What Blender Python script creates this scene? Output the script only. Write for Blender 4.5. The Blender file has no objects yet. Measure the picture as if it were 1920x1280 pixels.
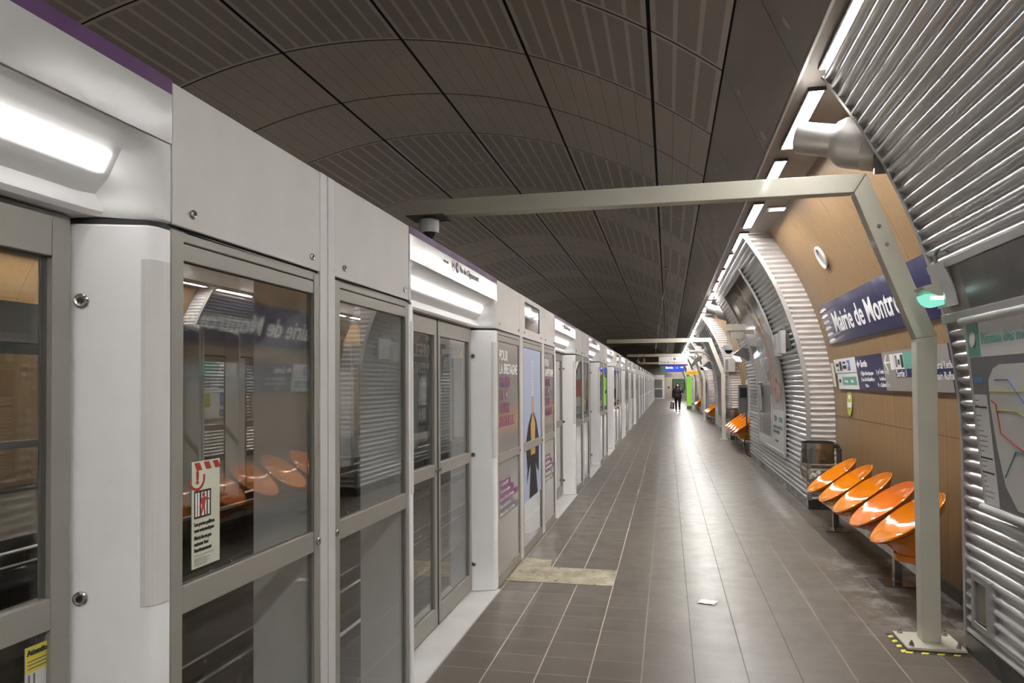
import bpy, math, random
from mathutils import Vector, Matrix
random.seed(4)
R = math.radians
sc = bpy.context.scene
# ---------------------------------------------------------------- camera
F = 1363.0
cd = bpy.data.cameras.new('camera'); cam = bpy.data.objects.new('camera', cd)
sc.collection.objects.link(cam); sc.camera = cam
cd.sensor_width = 36.0; cd.lens = F / 1920 * 36.0; cd.shift_y = 0.02966; cd.clip_start = 0.05; cd.clip_end = 300
_y, _p, _r = R(12.0846), R(1.0), R(0.34)
_d = Vector((-math.sin(_y)*math.cos(_p), math.cos(_y)*math.cos(_p), math.sin(_p)))
_R = Vector((math.cos(_y), math.sin(_y), 0)); _U = _R.cross(_d)
_R2 = math.cos(_r)*_R - math.sin(_r)*_U; _U2 = math.sin(_r)*_R + math.cos(_r)*_U
m = Matrix((_R2, _U2, -_d)).transposed().to_4x4(); m.translation = Vector((0, 0, 1.65)); cam.matrix_world = m
# ---------------------------------------------------------------- world, exposure
w = bpy.data.worlds.new('world'); sc.world = w; w.use_nodes = True
w.node_tree.nodes['Background'].inputs[0].default_value = (1, .97, .94, 1)
w.node_tree.nodes['Background'].inputs[1].default_value = 0.02
sc.view_settings.view_transform = 'Standard'; sc.view_settings.look = 'None'
sc.view_settings.gamma = 1.0; sc.view_settings.use_curve_mapping = False
sc.view_settings.exposure = 3.12
LAMP_STRIP, LAMP_HEAD = 21.0, 1.05          # emission of the trough tubes and of the door lights
sc.cycles.max_bounces = 10; sc.cycles.diffuse_bounces = 6; sc.cycles.glossy_bounces = 4
sc.cycles.transparent_max_bounces = 24; sc.cycles.caustics_reflective = False; sc.cycles.caustics_refractive = False
sc.cycles.sample_clamp_indirect = 4.0
# ---------------------------------------------------------------- materials
class N:
    def __init__(s, name):
        s.m = bpy.data.materials.new(name); s.m.use_nodes = True; s.t = s.m.node_tree; s.t.nodes.clear()
        s.out = s.t.nodes.new('ShaderNodeOutputMaterial')
    def n(s, k, **kw):
        x = s.t.nodes.new('ShaderNode' + k)
        for a, b in kw.items(): setattr(x, a, b)
        return x
    def l(s, a, b): s.t.links.new(a, b)
    def val(s, sock, v):
        if isinstance(v, bpy.types.NodeSocket): s.l(v, sock)
        else: sock.default_value = v
    def math(s, op, a, b=0.0, c=0.0):
        x = s.n('Math', operation=op); s.val(x.inputs[0], a); s.val(x.inputs[1], b); s.val(x.inputs[2], c); return x.outputs[0]
    def mix(s, f, a, b):
        x = s.n('Mix', data_type='RGBA'); s.val(x.inputs[0], f); s.val(x.inputs[6], a); s.val(x.inputs[7], b); return x.outputs[2]
    def pos(s):
        g = s.n('NewGeometry'); x = s.n('SeparateXYZ'); s.l(g.outputs['Position'], x.inputs[0]); return g.outputs['Position'], x.outputs
    def noise(s, vec, scale, detail=3, rough=.5, sc3=None):
        if sc3:
            mp = s.n('Mapping'); mp.inputs['Scale'].default_value = sc3; s.l(vec, mp.inputs[0]); vec = mp.outputs[0]
        x = s.n('TexNoise'); s.l(vec, x.inputs['Vector']); x.inputs['Scale'].default_value = scale
        x.inputs['Detail'].default_value = detail; x.inputs['Roughness'].default_value = rough; return x.outputs[0]
    def ramp(s, v, a, b, lo=0.0, hi=1.0):
        x = s.n('MapRange'); s.val(x.inputs[0], v); x.inputs[1].default_value = a; x.inputs[2].default_value = b
        x.inputs[3].default_value = lo; x.inputs[4].default_value = hi; return x.outputs[0]
    def bsdf(s, col, rough=.5, metal=0.0, coat=0.0, spec=.5, bump=None, bs=.3, bd=.01):
        b = s.n('BsdfPrincipled'); s.val(b.inputs['Base Color'], col); s.val(b.inputs['Roughness'], rough)
        s.val(b.inputs['Metallic'], metal); b.inputs['Coat Weight'].default_value = coat; b.inputs['Coat Roughness'].default_value = .06
        b.inputs['Specular IOR Level'].default_value = spec
        if bump is not None:
            x = s.n('Bump'); x.inputs['Strength'].default_value = bs; x.inputs['Distance'].default_value = bd
            s.l(bump, x.inputs['Height']); s.l(x.outputs[0], b.inputs['Normal'])
        s.l(b.outputs[0], s.out.inputs[0]); return b
def c4(c): return (c[0], c[1], c[2], 1)
MATS = {}
def pm(name, col, rough=.5, metal=0.0, coat=0.0, var=.05, nscale=6.0, spec=.5, rv=.06):
    a = N(name); p, _ = a.pos(); nz = a.noise(p, nscale)
    f = a.ramp(nz, .3, .7)
    c1 = c4([x*(1-var) for x in col]); c2 = c4([min(1, x*(1+var)) for x in col])
    a.bsdf(a.mix(f, c1, c2), a.ramp(nz, .3, .7, max(0.02, rough-rv), min(1, rough+rv)), metal, coat, spec)
    MATS[name] = a.m; return a.m
def em(name, col, strength):
    a = N(name); e = a.n('Emission'); e.inputs[0].default_value = c4(col); e.inputs[1].default_value = strength
    a.l(e.outputs[0], a.out.inputs[0]); MATS[name] = a.m; return a.m
pm('fascia_grey', (.60, .58, .56), .62, 0, .0, .03)
pm('frame_alu', (.31, .295, .265), .5, .15, 0, .03)
pm('post_light', (.60, .585, .57), .5, .0, 0, .03)
pm('jamb_white', (.90, .90, .91), .4, 0, .1, .02)
pm('bumper_grey', (.66, .65, .63), .5, 0, 0, .02)
pm('header_white', (.66, .66, .66), .55, 0, .0, .02)
pm('purple', (.085, .028, .11), .5, 0, .0, .05, 6, .2)
pm('screen_black', (.012, .012, .014), .05, 0, 0, .05, 6, .12, .01)
pm('black_rubber', (.018, .017, .018), .6)
pm('screw_steel', (.45, .43, .40), .25, 1)
pm('marble_white', (.62, .61, .60), .35, 0, 0, .1, 3)
pm('alu_trim', (.48, .475, .47), .36, .6, 0, .05)
pm('gantry_paint', (.51, .49, .41), .48, .0, .1, .02)
pm('steel', (.48, .46, .44), .22, 1, 0, .08, 8)
pm('dark_steel', (.11, .105, .10), .30, .6, 0, .2, 3)
pm('soffit', (.27, .245, .22), .48, .25, 0, .12, 4)
pm('orange', (.66, .20, .006), .10, 0, .5, .03)
pm('orange_pale', (.68, .175, .02), .10, 0, .5, .03)
pm('blue_sign', (.014, .015, .075), .16, 0, 0, .05, 6, .22)
pm('white_sign', (.74, .74, .75), .35, 0, .2, .02)
pm('grey_sign', (.24, .225, .205), .45)
pm('green_sign', (.10, .34, .27), .4)
pm('ink', (.02, .02, .025), .5)
pm('ink_grey', (.16, .16, .17), .5)
pm('white_ink', (.82, .82, .82), .45)
pm('purple_ink', (.20, .05, .16), .5)
pm('red_ink', (.42, .035, .02), .5)
pm('yellow', (.72, .62, .06), .45)
pm('yellow_sign', (.80, .50, .02), .4)
pm('cream', (.62, .64, .52), .45)
pm('plastic_white', (.62, .62, .61), .35)
pm('plastic_dark', (.02, .02, .022), .12, 0, .0, rv=.02)
pm('plastic_grey', (.17, .165, .16), .4)
pm('track_concrete', (.12, .10, .085), .85, 0, 0, .35, 3)
pm('track_dark', (.055, .048, .043), .9, 0, 0, .35, 2)
pm('rail_steel', (.55, .53, .50), .22, 1, 0, .1)
pm('rail_rust', (.085, .06, .045), .7, .2, 0, .3)
pm('paper', (.80, .79, .80), .8)
pm('blue_light_grey', (.36, .42, .58), .5)
pm('brick_red', (.45, .05, .05), .4)
pm('teal', (.08, .33, .38), .5)
pm('olive', (.42, .45, .06), .5)
pm('mid_blue', (.10, .22, .50), .5)
pm('black_cloth', (.012, .012, .014), .8, 0, 0, .3, 30)
pm('black_jacket', (.018, .018, .02), .45, 0, 0, .3, 20)
pm('skin', (.50, .30, .21), .55)
pm('hair_dark', (.022, .013, .01), .5, 0, 0, .3, 60)
pm('gold', (.50, .30, .10), .5)
pm('end_wall', (.34, .31, .26), .55)
pm('beige_door', (.50, .44, .35), .5)
pm('panel_blue', (.04, .12, .42), .35, 0, .3)
pm('plaster_dark', (.10, .095, .09), .8)
pm('plaster_pale', (.80, .79, .77), .8)
pm('brushed_steel', (.42, .40, .38), .42, .8, 0, .04)
em('tube_light', (1.0, .975, .94), LAMP_STRIP)
em('door_light', (1.0, .97, .94), LAMP_HEAD)
em('green_glow', (.22, .62, .48), .16); em('green_glow_bright', (.75, 1, .92), .5)
em('lime_lit', (.27, .62, .07), .115); em('blue_lit', (.08, .13, .80), .11); em('white_lit', (.85, .9, 1), .20)
em('screen_glow', (.30, .45, .28), .035)
def glass(name, tint, boost=1.0):
    a = N(name); lw = a.n('LayerWeight'); lw.inputs[0].default_value = .5
    f = a.math('POWER', lw.outputs['Facing'], 4.2)
    f = a.math('MINIMUM', a.math('MULTIPLY', a.math('ADD', a.math('MULTIPLY', f, .93), .045), boost), 1.0)
    t = a.n('BsdfTransparent'); t.inputs[0].default_value = c4(tint)
    g = a.n('BsdfGlossy'); g.inputs['Roughness'].default_value = 0.0; g.inputs[0].default_value = (1, 1, 1, 1)
    x = a.n('MixShader'); a.l(f, x.inputs[0]); a.l(t.outputs[0], x.inputs[1]); a.l(g.outputs[0], x.inputs[2]); a.l(x.outputs[0], a.out.inputs[0])
    MATS[name] = a.m; return a.m
glass('pane_glass', (.82, .83, .82), 1.15)
glass('bag_film', (.80, .78, .72), 1.6)
# floor tiles: grid joints, tint per tile, scuffs
def tiles():
    a = N('floor_tiles'); p, o = a.pos()
    def line(v, off, per, wd):
        f = a.math('FRACT', a.math('DIVIDE', a.math('SUBTRACT', v, off), per))
        f = a.math('ABSOLUTE', a.math('SUBTRACT', f, .5))
        return a.math('GREATER_THAN', f, .5 - wd/per/2)
    PX, PY = .2925, .2637
    jx = line(o[0], -.16, PX, .0065); jy = line(o[1], 4.121, PY, .004)
    cx = a.math('FLOOR', a.math('DIVIDE', a.math('SUBTRACT', o[0], -.16), PX)); cy = a.math('FLOOR', a.math('DIVIDE', a.math('SUBTRACT', o[1], 4.121), PY))
    cv = a.n('CombineXYZ'); a.l(cx, cv.inputs[0]); a.l(cy, cv.inputs[1])
    wn = a.n('TexWhiteNoise'); a.l(cv.outputs[0], wn.inputs[0])
    big = a.noise(p, .55, 3); fine = a.noise(p, 26, 4, .6); mid = a.noise(p, 5, 5, .65)
    base = a.mix(wn.outputs[0], (.105, .088, .071, 1), (.130, .110, .090, 1))
    base = a.mix(a.math('MULTIPLY', a.ramp(fine, .3, .7), .22), base, (.17, .148, .125, 1))
    base = a.mix(a.math('MULTIPLY', a.ramp(big, .35, .65), .3), base, (.10, .082, .068, 1))
    # joints: pale near the screens, darker mid platform
    side = a.ramp(o[0], -.5, .1); jc = a.mix(side, (.60, .56, .48, 1), (.085, .07, .058, 1))
    jc = a.mix(a.ramp(o[0], .75, 1.1), jc, (.34, .30, .25, 1))
    col = a.mix(a.math('MULTIPLY', jx, .9), base, jc)
    col = a.mix(a.math('MULTIPLY', jy, a.math('MULTIPLY', a.ramp(mid, .3, .6), .75)), col, jc)
    # pale dried spill by the seats
    sx = a.math('MULTIPLY', a.ramp(o[0], 1.15, 1.7), a.math('MULTIPLY', a.ramp(o[1], 5.0, 5.6), a.ramp(o[1], 8.6, 7.0)))
    st = a.math('MULTIPLY', sx, a.ramp(mid, .50, .60)); col = a.mix(a.math('MULTIPLY', st, .55), col, (.40, .38, .37, 1))
    dk = a.math('MULTIPLY', sx, a.ramp(mid, .47, .40)); col = a.mix(a.math('MULTIPLY', dk, .6), col, (.07, .06, .055, 1))
    rough = a.math('ADD', a.ramp(mid, .3, .7, .30, .42), a.math('MULTIPLY', jx, .3))
    a.bsdf(col, rough, 0, 0, .35, a.math('SUBTRACT', a.math('MULTIPLY', fine, .12), jx), .25, .002)
    MATS['floor_tiles'] = a.m
tiles()
def wood():
    a = N('wood_panel'); p, o = a.pos()
    g = a.noise(p, 3.0, 6, .6, (9, 14, .35)); g2 = a.noise(p, 1.2, 2, .5, (1, 1, .6))
    c = a.mix(a.ramp(g, .3, .7), (.185, .108, .046, 1), (.27, .172, .080, 1)); c = a.mix(a.math('MULTIPLY', a.ramp(g2, .3, .7), .35), c, (.24, .148, .07, 1))
    a.bsdf(c, .45, 0, .0, .35, g, .08, .002); MATS['wood_panel'] = a.m
wood()
def corr():
    a = N('corrugated_metal'); p, o = a.pos(); nz = a.noise(p, 2.2, 4, .6)
    a.bsdf(a.mix(a.ramp(nz, .3, .7), (.66, .66, .665, 1), (.70, .70, .705, 1)), a.ramp(nz, .3, .7, .28, .33), .62)
    MATS['corrugated_metal'] = a.m
corr()
pm('corrugated_side', (.66, .63, .61), .36, .35, 0, .05)
def perf():
    a = N('perforated_metal'); p, o = a.pos()
    def cell(v, s): return a.math('ABSOLUTE', a.math('SUBTRACT', a.math('FRACT', a.math('MULTIPLY', v, s)), .5))
    hole = a.math('LESS_THAN', a.math('ADD', a.math('POWER', cell(o[0], 62), 2), a.math('POWER', cell(o[1], 62), 2)), .085)
    nz = a.noise(p, 1.5)
    c = a.mix(a.ramp(nz, .3, .7), (.45, .425, .41, 1), (.49, .465, .45, 1)); c = a.mix(a.math('MULTIPLY', hole, .55), c, (.10, .09, .08, 1))
    a.bsdf(c, .45, .15); MATS['perforated_metal'] = a.m
perf()
pm('smooth_ceiling', (.57, .54, .515), .42, .15, 0, .06, 1.2)
pm('ceiling_border', (.66, .635, .615), .42, .15, 0, .04)
pm('ceiling_gap', (.012, .010, .009), .8)
def mirror():
    a = N('polished_panel'); p, o = a.pos(); nz = a.noise(p, .9, 2, .5); n2 = a.noise(p, 3.0, 3)
    a.bsdf(a.mix(a.ramp(n2, .3, .7), (.72, .70, .69, 1), (.80, .78, .77, 1)), a.ramp(n2, .3, .7, .16, .28), .9, bump=nz, bs=.5, bd=.06)
    MATS['polished_panel'] = a.m
mirror()
def cpatch():
    a = N('patch_concrete'); p, o = a.pos(); nz = a.noise(p, 5, 6, .7); n2 = a.noise(p, 22, 3)
    c = a.mix(a.ramp(nz, .35, .65), (.26, .225, .155, 1), (.47, .43, .33, 1)); c = a.mix(a.ramp(n2, .62, .70), c, (.12, .10, .08, 1))
    a.bsdf(c, .8, bump=nz, bs=.6, bd=.01); MATS['patch_concrete'] = a.m
cpatch()
def smoke():
    a = N('poster_smoke'); p, o = a.pos()
    g = a.noise(p, 1.0, 4, .6, (.6, 1.1, .45)); f = a.ramp(g, .47, .60)
    c = a.mix(a.ramp(o[2], .8, 3.3), (.075, .068, .075, 1), (.16, .17, .185, 1))
    c = a.mix(a.math('MULTIPLY', f, .75), c, (.62, .38, .28, 1)); a.bsdf(c, .10, 0, .8); MATS['poster_smoke'] = a.m
pm('smoke_orange', (.50, .27, .17), .3, 0, .2, .3, 4)
pm('smoke_pale', (.34, .30, .29), .3, 0, .2, .3, 4)
smoke()
def grad_poster():
    a = N('poster_dusk'); p, o = a.pos(); z = o[2]
    g = a.math('SUBTRACT', 1.0, a.math('ABSOLUTE', a.math('DIVIDE', a.math('SUBTRACT', z, 1.36), .16)))
    g = a.math('MAXIMUM', g, 0.0)
    c = a.mix(a.ramp(z, .3, 2.0), (.26, .245, .225, 1), (.235, .23, .225, 1)); c = a.mix(a.math('MULTIPLY', g, .55), c, (.55, .30, .16, 1))
    a.bsdf(c, .25, 0, .4); MATS['poster_dusk'] = a.m
grad_poster()
# ---------------------------------------------------------------- mesh helpers
COL = sc.collection
LOC = {}
class MB:
    def __init__(s): s.v = []; s.f = []
    def add(s, vs, fs):
        b = len(s.v); s.v += [Vector(x) for x in vs]; s.f += [tuple(b+i for i in q) for q in fs]; return s
    def box(s, x0, x1, y0, y1, z0, z1):
        return s.add([(x0,y0,z0),(x1,y0,z0),(x1,y1,z0),(x0,y1,z0),(x0,y0,z1),(x1,y0,z1),(x1,y1,z1),(x0,y1,z1)],
                     [(0,3,2,1),(4,5,6,7),(0,1,5,4),(1,2,6,5),(2,3,7,6),(3,0,4,7)])
    def prism(s, pts, ax, a, b):
        n = len(pts)
        def P(p, t): return (p[0], t, p[1]) if ax == 'y' else ((t, p[0], p[1]) if ax == 'x' else (p[0], p[1], t))
        return s.add([P(p, a) for p in pts]+[P(p, b) for p in pts],
                     [(i, (i+1) % n, n+(i+1) % n, n+i) for i in range(n)]+[tuple(range(n))[::-1], tuple(range(n, 2*n))])
    def grid(s, rows, close=False):
        n = len(rows[0]); vs = [p for r in rows for p in r]; fs = []
        for i in range(len(rows)-1):
            for j in range(n-1 if not close else n):
                fs.append((i*n+j, i*n+(j+1) % n, (i+1)*n+(j+1) % n, (i+1)*n+j))
        return s.add(vs, fs)
    def tube(s, path, r, n=10, caps=True):
        path = [Vector(p) for p in path]; rows = []; a = None
        for i, p in enumerate(path):
            d = (path[min(i+1, len(path)-1)]-path[max(i-1, 0)]).normalized()
            if a is None: a = d.cross(Vector((0, 0, 1))) if abs(d.z) < .95 else d.cross(Vector((1, 0, 0)))
            else: a = a-d*a.dot(d)
            a.normalize(); b = d.cross(a); rr = r[i] if isinstance(r, (list, tuple)) else r
            rows.append([p+(a*math.cos(2*math.pi*k/n)+b*math.sin(2*math.pi*k/n))*rr for k in range(n)])
        o = len(s.v); s.grid(rows, True)
        if caps: s.f.append(tuple(range(o, o+n))[::-1]); s.f.append(tuple(range(o+(len(rows)-1)*n, o+len(rows)*n)))
        return s
    def lathe(s, prof, o, ax=(0, 0, 1), n=20, sy=1.0):
        ax = Vector(ax).normalized(); o = Vector(o)
        a = ax.cross(Vector((0, 1, 0))) if abs(ax.y) < .9 else ax.cross(Vector((1, 0, 0)))
        a.normalize(); b = ax.cross(a)
        rows = [[o+ax*h+(a*math.cos(2*math.pi*k/n)+b*math.sin(2*math.pi*k/n)*sy)*max(r, 1e-4) for k in range(n)] for r, h in prof]
        return s.grid(rows, True)
    def build(s, name, mat, parent=None, bevel=0, smooth=False, seg=2, kind=None):
        me = bpy.data.meshes.new(name); off = LOC[parent.name] if parent else Vector((0, 0, 0))
        me.from_pydata([v-off for v in s.v], [], s.f)
        for mm in (mat if isinstance(mat, (list, tuple)) else [mat]): me.materials.append(MATS[mm])
        if hasattr(s, 'mi'):
            for p, i in zip(me.polygons, s.mi): p.material_index = i
        import bmesh
        bm = bmesh.new(); bm.from_mesh(me); bmesh.ops.remove_doubles(bm, verts=bm.verts, dist=1e-5) if not hasattr(s, 'mi') else None
        bmesh.ops.recalc_face_normals(bm, faces=bm.faces); bm.to_mesh(me); bm.free()
        if smooth:
            for p in me.polygons: p.use_smooth = True
            if hasattr(me, 'set_sharp_from_angle'): me.set_sharp_from_angle(angle=R(smooth if smooth > 1 else 40))
        ob = bpy.data.objects.new(name, me); COL.objects.link(ob)
        if parent: ob.parent = parent
        LOC[ob.name] = off.copy()
        if bevel:
            bv = ob.modifiers.new('bevel', 'BEVEL'); bv.width = bevel; bv.segments = seg; bv.limit_method = 'ANGLE'; bv.angle_limit = R(40)
        if kind: ob['kind'] = kind
        return ob
def B(x0, x1, y0, y1, z0, z1): return MB().box(x0, x1, y0, y1, z0, z1)
def tag(o, label, cat, group=None, kind=None):
    o['label'] = label; o['category'] = cat
    if group: o['group'] = group
    if kind: o['kind'] = kind
    return o
def thing(name, loc, label, cat, group=None):
    o = bpy.data.objects.new(name, None); COL.objects.link(o); o.location = loc; o.empty_display_size = .1
    LOC[o.name] = Vector(loc); return tag(o, label, cat, group)
def copy_tree(o, parent=None):
    c = o.copy(); COL.objects.link(c); LOC[c.name] = LOC[o.name].copy()
    if parent: c.parent = parent
    for ch in o.children: copy_tree(ch, c)
    return c
def place(src, loc, rz=0, label=None, group=None):
    c = copy_tree(src); c.location = loc; c.rotation_euler = (0, 0, rz)
    if label: c['label'] = label
    if group: c['group'] = group
    return c
def structure(mb, name, mat, **k): return mb.build(name, mat, kind='structure', **k)
ORD = 'first second third fourth fifth sixth seventh eighth ninth tenth eleventh twelfth thirteenth fourteenth fifteenth sixteenth seventeenth eighteenth nineteenth twentieth'.split()
def ordn(i):
    if i < 20: return ORD[i]
    t = {2: 'twenty', 3: 'thirty', 4: 'forty', 5: 'fifty'}[(i+1)//10]
    return t+'-'+ORD[(i+1) % 10-1] if (i+1) % 10 else {3: 'thirtieth', 4: 'fortieth', 5: 'fiftieth', 2: 'twentieth'}[(i+1)//10]
def text(s, size, o, u, v, name, mat, parent, bold=0.0, th=.0015, align='LEFT', sx=1.0):
    cu = bpy.data.curves.new('t', 'FONT'); cu.body = s; cu.size = size; cu.align_x = align; cu.extrude = th/2
    cu.offset = bold; cu.resolution_u = 3; cu.space_line = .95
    to = bpy.data.objects.new('t', cu); COL.objects.link(to)
    dg = bpy.context.evaluated_depsgraph_get(); dg.update()
    me = bpy.data.meshes.new_from_object(to.evaluated_get(dg))
    u = Vector(u).normalized(); v = Vector(v).normalized(); nn = u.cross(v)
    M = Matrix((u*sx, v, nn)).transposed().to_4x4(); M.translation = Vector(o)+nn*th/2
    me.transform(M)
    if parent: me.transform(Matrix.Translation(-LOC[parent.name]))
    me.name = name; me.materials.clear(); me.materials.append(MATS[mat])
    bpy.data.objects.remove(to); bpy.data.curves.remove(cu)
    ob = bpy.data.objects.new(name, me); COL.objects.link(ob)
    if parent: ob.parent = parent
    LOC[ob.name] = LOC[parent.name].copy() if parent else Vector((0, 0, 0))
    return ob
# ---------------------------------------------------------------- section geometry
CX = -3.99                                   # centre line of the station
def mx(x, side): return x if side == 0 else 2*CX - x
def PX(z):                                   # lining of the platform wall: x at height z
    return 1.80 if z < 1.2 else 1.80-(4.15-math.sqrt(4.15**2-(z-1.2)**2))
def profile(z0, z1, step=.01):               # points (x, z, nx, nz) along the lining at even arc steps
    out = []; z = z0
    while z <= z1+1e-6:
        if z < 1.2: nx, nz = -1, 0; dz = step
        else:
            a = math.asin((z-1.2)/4.15); nx, nz = -math.cos(a), -math.sin(a); dz = step*math.cos(a)
        out.append((PX(z), z, nx, nz)); z += dz
    return out
Y0, Y1 = -14.0, 80.8
BAYS = [[(-13.9, -7.1), (-1.9, 4.97)]+[(10.1+12*k, 16.9+12*k) for k in range(6)], [(1.1+12*k, 7.95+12*k) for k in range(-1, 7)]]
# floors and track
structure(B(-1.55, 2.25, Y0, Y1, -.12, 0), 'floor', 'floor_tiles')
structure(B(2*CX-2.25, 2*CX+1.55, Y0, Y1, -.12, 0), 'floor', 'floor_tiles')
structure(B(2*CX+1.55, -1.55, Y0, Y1, -1.35, -1.2), 'floor', 'track_dark')
for s in (0, 1):
    x = mx(-1.62, s); xx = mx(-1.75, s)
    structure(B(min(x, xx), max(x, xx), Y0, Y1, -1.2, -.121), 'wall_track', 'track_concrete')
def rails(cx, side):
    r = ['platform screens', 'opposite platform'][side]
    for k, (dx, wd, z0, z1, nm, mt) in enumerate([(-.66, .07, -1.2, -1.04, 'running_rail', 'rail_steel'), (.66, .07, -1.2, -1.04, 'running_rail', 'rail_steel'),
             (-.83, .18, -1.2, -1.0, 'tyre_runway', 'rail_rust'), (.83, .18, -1.2, -1.0, 'tyre_runway', 'rail_rust'),
             (-1.0, .05, -.95, -.80, 'guide_bar', 'rail_steel'), (1.0, .05, -.95, -.80, 'guide_bar', 'rail_steel')]):
        x = cx+dx; o = B(x-wd/2, x+wd/2, Y0+.1, Y1-.1, z0, z1).build(nm, mt, bevel=.006)
        pos = 'far' if dx < 0 else 'near'
        tag(o, f"{ {'running_rail':'thin bright steel rail','tyre_runway':'wide dark rusty running beam','guide_bar':'raised side guide rail'}[nm] } on the {pos} side of the track by the {r}", 'rail', 'track rails')
        if nm == 'guide_bar':
            bk = B(x-.02, x+.02, Y0+1, Y0+1.08, -1.2, -.95).build('bracket', 'rail_rust', o)
            for i in range(1, 20): q = bk.copy(); COL.objects.link(q); q.parent = o; q.location.y = i*2.1
rails(-2.82, 0); rails(-5.16, 1)
# vault
VR, VZ = 7.43, -1.46
def vp(th, y, dr=0): return (CX+(VR-dr)*math.sin(th), y, VZ+(VR-dr)*math.cos(th))
AROW = 1.714; YA = 8.45
ths = [-.652]+[(-.545+.218*i) for i in range(6)]+[.652]
mb = MB(); mb.mi = []
MI = {'gap': 0, 'perf': 1, 'border': 2, 'smooth': 3}
def cq(t0, t1, y0, y1, m, dr=0.0, n=1):
    for i in range(n):
        a, b = t0+(t1-t0)*i/n, t0+(t1-t0)*(i+1)/n
        mb.add([vp(a, y0, dr), vp(b, y0, dr), vp(b, y1, dr), vp(a, y1, dr)], [(0, 1, 2, 3)]); mb.mi.append(MI[m])
cq(-.655, .655, Y0, Y1, 'gap', -.03, 40)
nrow0 = int(math.ceil((Y0-YA)/AROW))-1; nrow1 = int((Y1-YA)/AROW)+1
for k in range(nrow0, nrow1+1):
    ya, yb = max(Y0, YA+k*AROW+.012), min(Y1, YA+(k+1)*AROW-.012)
    if yb-ya < .05: continue
    pf = (k % 7) in (2, 3, 5, 6)
    for a, b in zip(ths[:-1], ths[1:]):
        a2, b2 = a+.0028, b-.0028; ns = max(1, round((b-a)/.0312))
        if pf:
            cq(a2, b2, ya, ya+.05, 'border', 0, ns); cq(a2, b2, yb-.05, yb, 'border', 0, ns)
            for i in range(ns):
                t0, t1 = a2+(b2-a2)*i/ns, a2+(b2-a2)*(i+1)/ns
                e0 = .0075 if i == 0 else .0030; e1 = .0075 if i == ns-1 else .0030
                cq(t0, t0+e0, ya+.05, yb-.05, 'border'); cq(t1-e1, t1, ya+.05, yb-.05, 'border')
                cq(t0+e0, t1-e1, ya+.05, yb-.05, 'perf')
        else:
            for i in range(ns):
                t0, t1 = a2+(b2-a2)*i/ns, a2+(b2-a2)*(i+1)/ns
                cq(t0+(.00028 if i else 0), t1-(.00028 if i < ns-1 else 0), ya, yb, 'smooth')
structure(mb, 'ceiling', ['ceiling_gap', 'perforated_metal', 'ceiling_border', 'smooth_ceiling'])
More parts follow.
